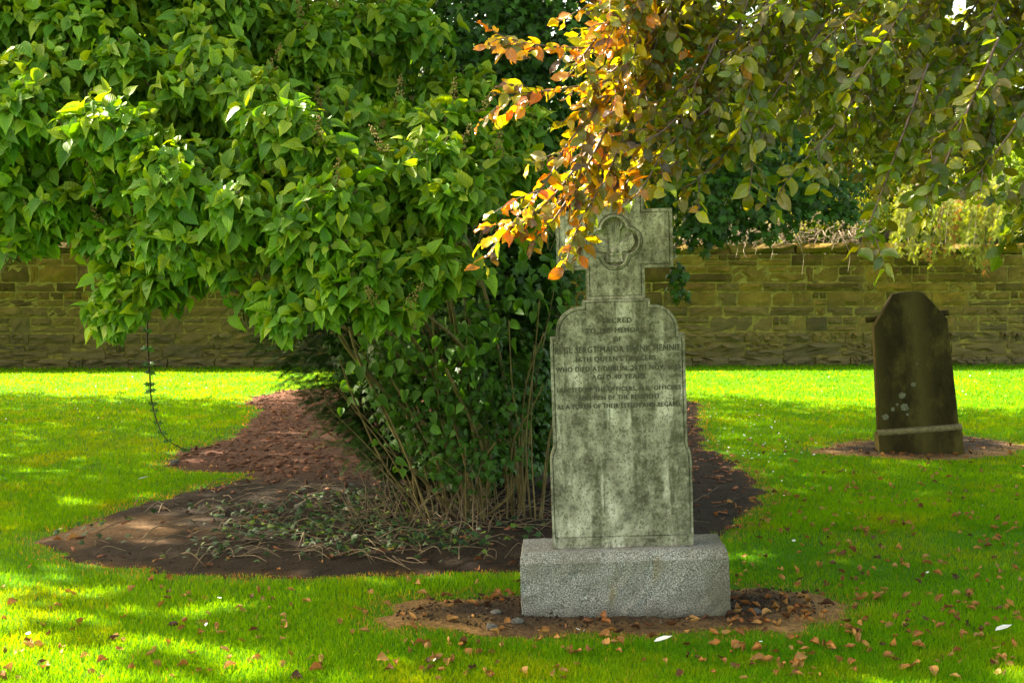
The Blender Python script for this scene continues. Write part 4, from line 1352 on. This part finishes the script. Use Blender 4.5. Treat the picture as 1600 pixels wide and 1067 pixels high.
def leafy(name, label, cat, base, blobs, n, size, col, mat, tr=0.12, group=None):
    root = empty(name, (0, 0, 0)); tag(root, label, cat, group)
    P, S = [], []
    tot = sum(b[1][0] * b[1][2] for b in blobs)
    for c, rad in blobs:
        m = int(n * rad[0] * rad[2] / tot)
        v = norm(rng.normal(0, 1, (m, 3))); P.append(np.asarray(c) + v * (rng.uniform(0.35, 1.05, (m, 1))) * np.asarray(rad))
    P = np.concatenate(P)
    D = norm(rng.normal(0, 0.7, P.shape) + [0, -0.3, -0.5]); NH = norm(rng.normal(0, 0.5, P.shape) + [0, -0.4, 0.7])
    C = np.asarray(col) * rng.uniform(0.55, 1.45, (len(P), 1)) * (0.75 + 0.5 * fbm(P[:, 0] * 1.5, P[:, 2] * 1.5, 3))[:, None]
    V, F, C = scatter(*SIMPLE_T[0], P, frames(D, NH), rng.uniform(size * 0.7, size * 1.3, len(P)), None, C)
    obj('crown', V, F, mat, root, C)['kind'] = 'stuff'
    base = np.asarray(base, float)
    h = max(c[2] for c, _ in blobs)
    V, F = tube(bez([base + [0, 0, -0.1], base + [0.05, 0, h * 0.4], base + [0, 0.05, h * 0.85]], 10), tr, tr * 0.3, 8)
    obj('trunk', V, F, M['bark'], root, smooth=True)
    for c, rad in blobs:
        V, F = tube(bez([base + [0, 0, c[2] * 0.45], (base + [0, 0, c[2] * 0.7]) * 0.5 + np.asarray(c) * 0.5, c], 8), tr * 0.45, 0.01, 6)
        obj('limb', V, F, M['bark'], root)
    return root


YG, MG = (0.17, 0.20, 0.018), (0.08, 0.135, 0.015)
leafy('garden_shrub', 'sunlit yellow-green shrub above the dead creeper behind the wall', 'shrub', (6.4, 26.3, 0), [((6.2, 26.2, 3.3), (0.8, 0.6, 0.6)), ((6.9, 26.4, 3.9), (0.9, 0.6, 0.7)), ((7.6, 26.3, 3.2), (0.7, .5, .5))], 4200, 0.075, (0.24, 0.26, 0.02), M['backleaf'], 0.07)
leafy('garden_shrub', 'bright green shrub at the far right edge behind the wall', 'shrub', (10.4, 26.4, 0), [((10.2, 26.2, 3.4), (0.8, 0.6, 0.8)), ((10.9, 26.4, 4.1), (0.9, 0.6, 0.8)), ((9.5, 26.4, 3.2), (0.6, .5, .5))], 3600, 0.09, (0.16, 0.24, 0.02), M['backleaf'], 0.07)
leafy('garden_tree', 'sunlit yellow-green tree behind the wall seen through the beech leaves', 'tree', (8.3, 29.5, 0), [((7.2, 29, 5.6), (1.8, 1.2, 1.5)), ((9.2, 29.4, 5.4), (1.9, 1.2, 1.5)), ((8.4, 29.4, 7.4), (2.0, 1.4, 1.6)), ((11.2, 30, 6.6), (1.8, 1.3, 1.8)), ((12.5, 30, 4.6), (1.6, 1.2, 1.8))], 20000, 0.15, YG, M['backleaf'], 0.2)
leafy('garden_tree', 'mid green tree behind the wall, mostly hidden by the ivy-clad tree', 'tree', (3.2, 31, 0), [((2.6, 31, 5.4), (2.0, 1.4, 1.9)), ((4.8, 31, 5.2), (1.8, 1.4, 1.7)), ((3.6, 31, 7.8), (2.4, 1.5, 1.6)), ((5.4, 31, 3.2), (1.2, 1, 1.0))], 15000, 0.17, MG, M['backleaf'], 0.22)
leafy('garden_tree', 'dark green tree behind the wall glimpsed through gaps in the lilac at far left', 'tree', (-8, 31, 0), [((-9.5, 31, 5.0), (2.4, 1.4, 2.2)), ((-6.5, 31, 5.4), (2.3, 1.4, 2.2)), ((-8, 31, 7.6), (2.5, 1.5, 1.6)), ((-12, 31, 5.6), (2, 1.4, 2.4)), ((-3.4, 31.4, 5.4), (2.2, 1.4, 2.4)), ((-0.8, 31.4, 6.0), (2.2, 1.4, 2.6))], 20000, 0.19, MG, M['backleaf'], 0.22)

n = 60000
P = np.stack([rng.uniform(-26, 26, n), rng.uniform(36, 39, n), np.zeros(n)], 1)
P[:, 2] = rng.uniform(0, 1, n) ** 0.8 * (6.5 + 4.5 * fbm(P[:, 0] * 0.28, P[:, 0] * 0, 6, 3) - 1.5)
C = np.array((0.10, 0.15, 0.012)) * rng.uniform(0.5, 1.5, (n, 1)) * (0.6 + 0.8 * fbm(P[:, 0] * 0.8, P[:, 2] * 0.8, 9))[:, None]
V, F, C = scatter(*SIMPLE_T[0], P, frames(norm(rng.normal(0, 0.7, P.shape) + [0, -0.2, -0.5]), norm(rng.normal(0, 0.5, P.shape) + [0, -0.5, 0.6])), rng.uniform(0.22, 0.42, n), None, C)
tag(obj('treeline', V, F, M['backleaf'], None, C), 'distant mass of green foliage filling the view beyond the garden trees', 'trees', kind='stuff')

# dead creeper heaped on the coping
parts = []
for k in range(230):
    cx_ = rng.uniform(3.3, 7.1); yw = WALL_Y0 + WALL_SL * cx_ + rng.uniform(-0.14, 0.35)
    h = 0.55 * math.exp(-((cx_ - 5.9) / 1.1) ** 2) + 0.16
    P = [np.array([cx_, yw, WH + rng.uniform(0.0, h)])]
    d = norm(np.array([rng.normal(0, 1), rng.normal(0, 0.25), rng.normal(0, 0.5)]))
    for j in range(5):
        d = norm(d + rng.normal(0, 0.55, 3) * [1, 0.4, 1] + [0, 0, -0.06])
        q = P[-1] + d * rng.uniform(0.06, 0.15)
        q[2] = np.clip(q[2], WH - 0.01 if q[1] > WALL_Y0 + WALL_SL * q[0] - 0.15 else WH - 0.4, WH + h + 0.1)
        P.append(q)
    V, F = tube(bez(P, 12), rng.uniform(0.006, 0.013), 0.005, 4); parts.append((V, F, None))
for px, py in ((1253, 430), (1205, 405), (1100, 395), (1340, 400), (1180, 398), (1300, 390), (1150, 402), (1325, 425)):
    a = at(px - 10, 368, 23.85); e = at(px, py, 23.95)
    V, F = tube(bez([a + [0, 0.2, 0.1], a, (a + e) / 2 + [0.08, -0.06, 0], e], 10), 0.010, 0.006, 4); parts.append((V, F, None))
V, F, _ = join(parts)
o = obj('dead_creeper', V, F, M['deadwood'])
tag(o, 'tangle of pale dead creeper stems lying along the top of the wall', 'creeper')

# ------------------------------------------------------------------ litter in the beds
stuff = lambda o: tag(o, kind='stuff')
n = 7000
pts = np.stack([rng.uniform(-4.2, 2.5, n), rng.uniform(7.2, 20, n)], 1)
sd = bed_signed(pts[:, 0], pts[:, 1])
w = np.clip((pts[:, 1] - 9.3) / 1.5, 0.10, 1)
k_ = (sd < -0.03) & (rng.random(n) < w); pts = pts[k_]
cube = np.array([(-.5, -.5, -.5), (.5, -.5, -.5), (.5, .5, -.5), (-.5, .5, -.5), (-.5, -.5, .5), (.5, -.5, .5), (.5, .5, .5), (-.5, .5, .5)]) * [0.35, 1, 0.12]
cubf = np.array([(0, 3, 2, 1), (4, 5, 6, 7), (0, 1, 5, 4), (1, 2, 6, 5), (2, 3, 7, 6), (3, 0, 4, 7)])
Pz = np.column_stack([pts, lawn_z(pts[:, 0], pts[:, 1]) + 0.028])
D = norm(np.column_stack([rng.normal(0, 1, (len(pts), 2)), rng.normal(0, 0.25, len(pts))]))
C = np.array([0.16, 0.072, 0.042]) * rng.uniform(0.4, 1.7, (len(pts), 1))
V, F, C = scatter(cube, cubf, Pz, frames(D, norm(UP + rng.normal(0, 0.3, D.shape))), rng.uniform(0.03, 0.075, len(pts)), None, C)
stuff(tag(obj('wood_chips', V, F, M['chip'], None, C), 'reddish brown wood chips spread over the bed behind the lilac', 'mulch'))

parts = []
for k in range(420):
    if k < 330:
        q = gr(rng.normal(520, 190), rng.uniform(762, 880))
    else:
        q = gr(rng.uniform(560, 850), rng.uniform(775, 835))
    if bed_signed(np.array([q[0]]), np.array([q[1]]))[0] > -0.06: continue
    L = rng.uniform(0.08, 0.38); a = rng.normal(0, 0.8)
    e = q + np.array([math.cos(a) * L, math.sin(a) * L * 1.3, 0]); m = (q + e) / 2 + np.append(rng.normal(0, 0.03, 2), 0)
    q[2], m[2], e[2] = 0.025, rng.uniform(0.03, 0.10), rng.uniform(0.02, 0.07)
    V, F = tube(bez([q, m, e], 6), rng.uniform(0.002, 0.006), 0.0015, 4); parts.append((V, F, None))
for k in range(90):                                   # dry brush at the foot of the lilac
    b = at(rng.uniform(560, 790), 800, 8.6); b = np.array([b[0], 8.5 + rng.normal(0, 0.25), 0.01])
    L = rng.uniform(0.15, 0.6); a = rng.normal(1.9, 0.6)
    e = b + np.array([math.cos(a) * L, rng.normal(0, 0.1), math.sin(a) * L])
    V, F = tube(bez([b, (b + e) / 2 + rng.normal(0, 0.03, 3), e], 6), 0.004, 0.0015, 4); parts.append((V, F, None))
V, F, _ = join(parts)
stuff(tag(obj('twig_litter', V, F, M['litter']), 'dry twigs and brush littering the soil bed around the lilac stems', 'twigs'))

# trailing ground ivy
P = []
for k in range(30):
    c = gr(rng.choice([rng.normal(470, 110), rng.normal(600, 120), rng.normal(360, 80)]), rng.uniform(772, 868))
    m = rng.integers(18, 60); q = c + rng.normal(0, 1, (m, 3)) * [0.16, 0.20, 0]; q[:, 2] = rng.uniform(0.02, 0.10, m); P.append(q)
P = np.concatenate(P)
P = P[bed_signed(P[:, 0], P[:, 1]) < -0.10]
D = norm(rng.normal(0, 1, P.shape) * [1, 1, 0.25]); NH = norm(UP + np.array([0, -0.4, 0]) + rng.normal(0, 0.35, P.shape))
C = np.where(rng.random((len(P), 1)) < 0.14, np.array([0.10, 0.16, 0.02]), np.array([0.030, 0.066, 0.020])) * rng.uniform(0.6, 1.6, (len(P), 1))
V, F, C = scatter(*IVY_T[0], P, frames(D, NH), rng.uniform(0.03, 0.075, len(P)), None, C)
stuff(tag(obj('ground_ivy', V, F, M['ivy'], None, C), 'small ivy leaves creeping over the bare soil in front of the lilac', 'ground cover'))

P, S = [], []
for Pb, m in ((BED_A, 9000), (BED_B, 2600), (BED_C, 1200)):
    lo, hi = Pb.min(0), Pb.max(0); q = rng.uniform(lo, hi, (m, 2))
    d_ = polydist(Pb, q[:, 0], q[:, 1]); q = q[inside(Pb, q[:, 0], q[:, 1]) & (d_ > 0.05)]
    d_ = polydist(Pb, q[:, 0], q[:, 1])
    z = lawn_z(q[:, 0], q[:, 1]) + 0.006 + np.clip(d_, 0, 0.25) * 0.06 + (fbm(q[:, 0] * 9, q[:, 1] * 9, 8) - 0.4) * 0.028
    P.append(np.column_stack([q, z]))
P = np.concatenate(P)
P = P[np.hypot(P[:, 0] + 2.75, (P[:, 1] - 8.25) * 1.2) > 0.85]
octv = np.array([(1, 0, 0), (-1, 0, 0), (0, 1, 0), (0, -1, 0), (0.1, 0.1, 0.8), (0, 0, -0.8)], float)
octf = np.array([(0, 2, 4), (2, 1, 4), (1, 3, 4), (3, 0, 4), (2, 0, 5), (1, 2, 5), (3, 1, 5), (0, 3, 5)])
C = np.where(rng.random((len(P), 1)) < 0.08, np.array([0.085, 0.075, 0.06]), np.array([0.040, 0.027, 0.016])) * rng.uniform(0.5, 1.8, (len(P), 1))
V, F, C = scatter(octv, octf, P, frames(norm(rng.normal(0, 1, P.shape)), norm(rng.normal(0, 1, P.shape))), rng.uniform(0.003, 0.010, len(P)), None, C)
stuff(tag(obj('soil_crumbs', V, F, M['chip'], None, C), 'small crumbs of earth and grit on the bare soil', 'soil'))

# pebbles and broken stone by the granite block
def pebble(px, py, s, label):
    q = gr(px, py)
    r = np.random.default_rng(int(px)); V, F = [], []
    for i in range(5):
        for j in range(8):
            a, b_ = math.pi * (i + 0.5) / 5, 2 * math.pi * j / 8
            V.append(np.array([math.sin(a) * math.cos(b_), math.sin(a) * math.sin(b_) * 0.7, math.cos(a) * 0.55]) * s * (1 + r.normal(0, 0.12)) + [0, 0, s * 0.35])
    for i in range(4):
        for j in range(8): F.append((i * 8 + j, i * 8 + (j + 1) % 8, (i + 1) * 8 + (j + 1) % 8, (i + 1) * 8 + j))
    F += [tuple(range(7, -1, -1)), tuple(range(32, 40))]
    o = obj('small_stone', V, F, M['pebble']); o.location = (q[0], q[1], 0.012)
    tag(o, label, 'stone', 'small stones in the soil')


pebble(768, 986, 0.032, 'flat pale stone at the front edge of the soil before the granite block')
pebble(1180, 963, 0.034, 'low stone against the soil just beyond the granite block, nearest its corner')
pebble(808, 978, 0.034, 'worn stone against the lower corner of the granite block beside the lilac bed')
pebble(273, 727, 0.05, 'grey stone at the tip of the wood chip bed below the ivy strand')
pebble(468, 797, 0.04, 'grey stone among the ground ivy in the soil bed')
pebble(775, 963, 0.03, 'small grey stone in bare soil beside the granite block')

# ------------------------------------------------------------------ fallen leaves
def curled(seed):
    """crumpled dry leaf: rolled, creased, with a pointed tip and a bit of stalk"""
    r = np.random.default_rng(seed)
    rows = [(-0.5, 0.03), (-0.28, 0.26 * r.uniform(0.7, 1.2)), (0.0, 0.36 * r.uniform(0.7, 1.1)), (0.25, 0.25 * r.uniform(0.6, 1.3)), (0.5, 0.02)]
    V = []
    roll = r.uniform(1.0, 3.0); bend = r.uniform(-0.6, 1.1); tw = r.uniform(-0.9, 0.9); asym = r.uniform(0.4, 1.0)
    for t, w in rows:
        for x in (-1, -0.5, 0, 0.5, 1):
            a = x * roll * (0.8 if x < 0 else 0.8 * asym)
            px_, pz_ = w * math.sin(a) / max(roll * 0.7, 0.5) * 1.3, w * (1 - math.cos(a)) * 0.9
            c_, s_ = math.cos(tw * t), math.sin(tw * t)
            j = r.normal(0, 0.035, 3)
            V.append((px_ * c_ - pz_ * s_ + j[0], t + j[1] * 1.6, px_ * s_ + pz_ * c_ + bend * t * t + j[2]))
    F = []
    for i in range(4):
        for j in range(4):
            a = i * 5 + j
            F += [(a, a + 1, a + 6), (a, a + 6, a + 5)]
    V = np.array(V); V[:, 2] -= V[:, 2].min()
    return V, np.array(F)


CUR_T = [curled(300 + s) for s in range(8)]
PAL = [(0.27, 0.115, 0.025), (0.13, 0.050, 0.016), (0.36, 0.19, 0.055), (0.06, 0.024, 0.010), (0.27, 0.105, 0.028)]
LM = {(a, b): make_mesh('fallen_leaf', CUR_T[a][0], CUR_T[a][1], M['dryleaf'], np.tile(PAL[b], (25, 1)), False) for a in range(8) for b in range(5)}
cand = []
while len(cand) < 760:
    px, py = rng.uniform(0, 1600), rng.uniform(600, 1067)
    dens = 0
    if py > 690 and px > 1120: dens = 1.0
    elif py > 925: dens = 0.75 if px > 560 else 0.5
    elif py > 880: dens = 0.22
    elif py > 620: dens = 0.03
    if px < 90 and py < 900: dens *= 0.4
    dens *= np.interp(py, [600, 700, 850, 1067], [0.25, 0.75, 1.0, 0.62])
    if 815 < px < 1142 and 840 < py < 972: dens = 0
    if rng.random() > dens * (0.35 + 1.1 * vnoise(np.array(px / 70.0), np.array(py / 30.0), 8)): continue
    q = gr(px, py)
    if q[1] > 22: continue
    cand.append((py, px, q))
cand.sort(key=lambda t: -t[0])
mass = []
for i, (py, px, q) in enumerate(cand):
    a, b = int(rng.integers(0, 8)), int(rng.choice(5, p=[.30, .17, .33, .06, .14]))
    s = rng.uniform(0.030, 0.064)
    z = lawn_z(np.array(q[0]), np.array(q[1])) + (0.016 if bed_signed(np.array([q[0]]), np.array([q[1]]))[0] > 0 else 0.02)
    rot = (rng.normal(0, 0.5), rng.normal(0, 0.5), rng.uniform(0, 6.28))
    if i % 2 == 0 and i < 600:
        o = link('fallen_leaf', LM[(a, b)])
        o.location = (q[0], q[1], z); o.scale = (s, s, s); o.rotation_euler = rot
        look = ['orange-brown', 'dark brown', 'pale tan', 'blackish brown', 'rust-red'][b]
        place = ('on the grass at the bottom, before the granite block' if py > 985 else 'on the shaded lawn between granite block and dark headstone' if px > 1142
                 else 'on the grass below the lilac soil bed' if py > 885 else 'alone on the lawn beside the mulch')
        zone = 'curled %s fallen leaf %s' % (look, place)
        tag(o, zone, 'leaf', 'fallen leaves on the lawn')
    else:
        from mathutils import Euler
        Rm = np.array(Euler(rot).to_matrix())
        mass.append((CUR_T[a][0] @ Rm.T * s + [q[0], q[1], z], CUR_T[a][1], np.tile(PAL[b], (25, 1))))
V, F, C = join(mass)
stuff(tag(obj('fallen_leaves', V, F, M['dryleaf'], None, C), 'more dry brown leaves scattered over lawn and bare soil', 'leaves'))
# leaf litter in the soil beds
mass = []
for k in range(420):
    P_ = BEDS[0] if k < 170 else (BEDS[1] if k < 340 else BEDS[2])
    lo, hi = P_.min(0), P_.max(0); q = rng.uniform(lo, hi)
    if bed_signed(q[:1], q[1:])[0] > -0.04: continue
    if k >= 170 and k < 340 and q[0] < 1.1 and rng.random() < 0.7: continue
    a, b = int(rng.integers(0, 8)), int(rng.integers(0, 5))
    from mathutils import Euler
    Rm = np.array(Euler((rng.normal(0, .3), rng.normal(0, .3), rng.uniform(0, 6.28))).to_matrix())
    mass.append((CUR_T[a][0] @ Rm.T * rng.uniform(0.03, 0.07) + [q[0], q[1], 0.025], CUR_T[a][1], np.tile(np.array(PAL[b]) * 0.8, (25, 1))))
V, F, C = join(mass)
stuff(tag(obj('leaf_litter', V, F, M['dryleaf'], None, C), 'dry leaf litter on the bare soil of the beds', 'leaves'))

# daisies and small white petals in the turf
P = []
for (px, py, sx, sy, n) in ((1160, 700, 70, 18, 70), (1150, 660, 60, 14, 40), (300, 610, 120, 12, 26), (1450, 600, 120, 12, 50), (120, 640, 90, 30, 20), (1250, 800, 180, 60, 14), (600, 1000, 400, 40, 8)):
    for k in range(n):
        q = gr(rng.normal(px, sx), max(585, rng.normal(py, sy))); P.append([q[0], q[1], 0.05])
P = np.array(P); P = P[bed_signed(P[:, 0], P[:, 1]) > 0.05]
a = np.linspace(0, 2 * np.pi, 8, endpoint=False)
disc = np.array([(0, 0, 0.1)] + [(math.cos(t), math.sin(t), 0.35) for t in a]); df = np.array([(0, 1 + i, 1 + (i + 1) % 8) for i in range(8)])
V, F, C = scatter(disc, df, P, frames(norm(rng.normal(0, 1, P.shape) * [1, 1, 0.2]), norm(UP + rng.normal(0, 0.4, P.shape))), rng.uniform(0.007, 0.013, len(P)), None, np.full((len(P), 3), 0.75))
stuff(tag(obj('daisies', V, F, M['flower'], None, C), 'tiny white daisies and petals dotted through the grass', 'flowers'))
for px, py, lab in ((1022, 1017, 'small white feather on the grass in front of the granite block'), (1555, 999, 'small white feather on the grass near the bottom right corner'), (215, 757, 'pale grey-green dropped leaf on the grass beside the mulch tip')):
    T, Ft = blade_leaf([(0, 0.02, 0), (0.2, 0.16, 0), (0.6, 0.18, 0), (1, 0.01, 0)], 0.5, -0.15)
    o = obj('feather' if 'feather' in lab else 'dropped_leaf', T, Ft, M['flower'], None, np.tile((0.7, 0.7, 0.68) if 'feather' in lab else (0.3, 0.36, 0.24), (len(T), 1)))
    q = gr(px, py); o.location = (q[0], q[1], 0.045); o.scale = (0.09,) * 3; o.rotation_euler = (0.1, 0.2, -1.3)
    tag(o, lab, 'feather' if 'feather' in lab else 'leaf')

# ------------------------------------------------------------------ grass blades
def grass(n, y0, y1, hmin, hmax, wid, seg2):
    """sampled evenly over the view of the lawn, so nearer turf is denser"""
    v0, v1 = CAMZ / y1, CAMZ / y0
    u = rng.uniform(v0, v1, n); y = CAMZ / u
    x = rng.uniform(-0.50, 0.50, n) * y
    sd = bed_signed(x, y)
    k = (sd > 0.0) & (y < WALL_Y0 + WALL_SL * x - 0.09)
    near_edge = np.clip(1 - sd / 0.22, 0, 1)
    k &= rng.random(n) > near_edge * 0.55
    # granite block and headstone feet
    k &= ~((np.abs(x - ST[0]) < 0.55) & (y > ST[1] - 0.02) & (y < ST[1] + 0.42))
    x, y, ne = x[k], y[k], near_edge[k]
    n = len(x)
    pt = fbm(x * 1.1, y * 1.1, 21)
    h = rng.uniform(hmin, hmax, n) * (0.72 + 0.55 * pt) * (1 - 0.45 * ne) * np.where(rng.random(n) < 0.03, 1.5, 1.0)
    # longer, unmown fringe at the foot of the wall
    h *= 1 + 1.1 * np.clip(1 - (WALL_Y0 + WALL_SL * x - 0.1 - y) / 0.35, 0, 1)
    w = wid * rng.uniform(0.7, 1.3, n) * np.maximum(1, y / 7)
    a = rng.uniform(0, 2 * np.pi, n)
    lean = rng.uniform(0.15, 0.75, n)
    b = rng.uniform(0, 2 * np.pi, n)
    base = np.column_stack([x, y, lawn_z(x, y) - 0.002])
    wv = np.column_stack([np.cos(a) * w, np.sin(a) * w, np.zeros(n)])
    lv = np.column_stack([np.cos(b) * lean * h, np.sin(b) * lean * h, h])
    t = np.clip(pt * 1.5 - 0.25 + rng.normal(0, 0.22, n), 0, 1)
    c = lerp((0.042, 0.170, 0.0006), (0.092, 0.258, 0.0010), t)
    patch = fbm(x * 2.3, y * 2.3, 31)
    c = lerp(c, (0.170, 0.265, 0.0010), np.clip((patch - 0.55) * 2.2, 0, 0.6))
    dry = (rng.random(n) < 0.012) | (rng.random(n) < ne * 0.5)
    c[dry] = np.array([0.26, 0.19, 0.07]) * rng.uniform(0.6, 1.2, (dry.sum(), 1))
    if seg2:
        mid = base + lv * [0.35, 0.35, 0.62]
        V = np.stack([base - wv, base + wv, mid - wv * 0.7, mid + wv * 0.7, base + lv], 1).reshape(-1, 3)
        o = np.arange(n)[:, None] * 5
        F = np.concatenate([o + [0, 1, 3], o + [0, 3, 2], o + [2, 3, 4]])
        C = (c[:, None, :] * np.array([0.75, 0.75, 1.0, 1.0, 1.15])[None, :, None]).reshape(-1, 3)
    else:
        V = np.stack([base - wv, base + wv, base + lv], 1).reshape(-1, 3)
        F = np.arange(n)[:, None] * 3 + np.array([0, 1, 2])
        C = (c[:, None, :] * np.array([0.8, 0.8, 1.15])[None, :, None]).reshape(-1, 3)
    return V, F, C


parts = [grass(210000, 4.6, 8.2, 0.018, 0.038, 0.0018, True), grass(220000, 8.2, 14.0, 0.020, 0.040, 0.0027, False), grass(160000, 14.0, 24.6, 0.022, 0.042, 0.0034, False)]
V, F, C = join(parts)
print('grass', len(F))
stuff(tag(obj('grass', V, F, M['grass'], None, C), 'short bright green mown grass covering the churchyard lawn', 'grass'))
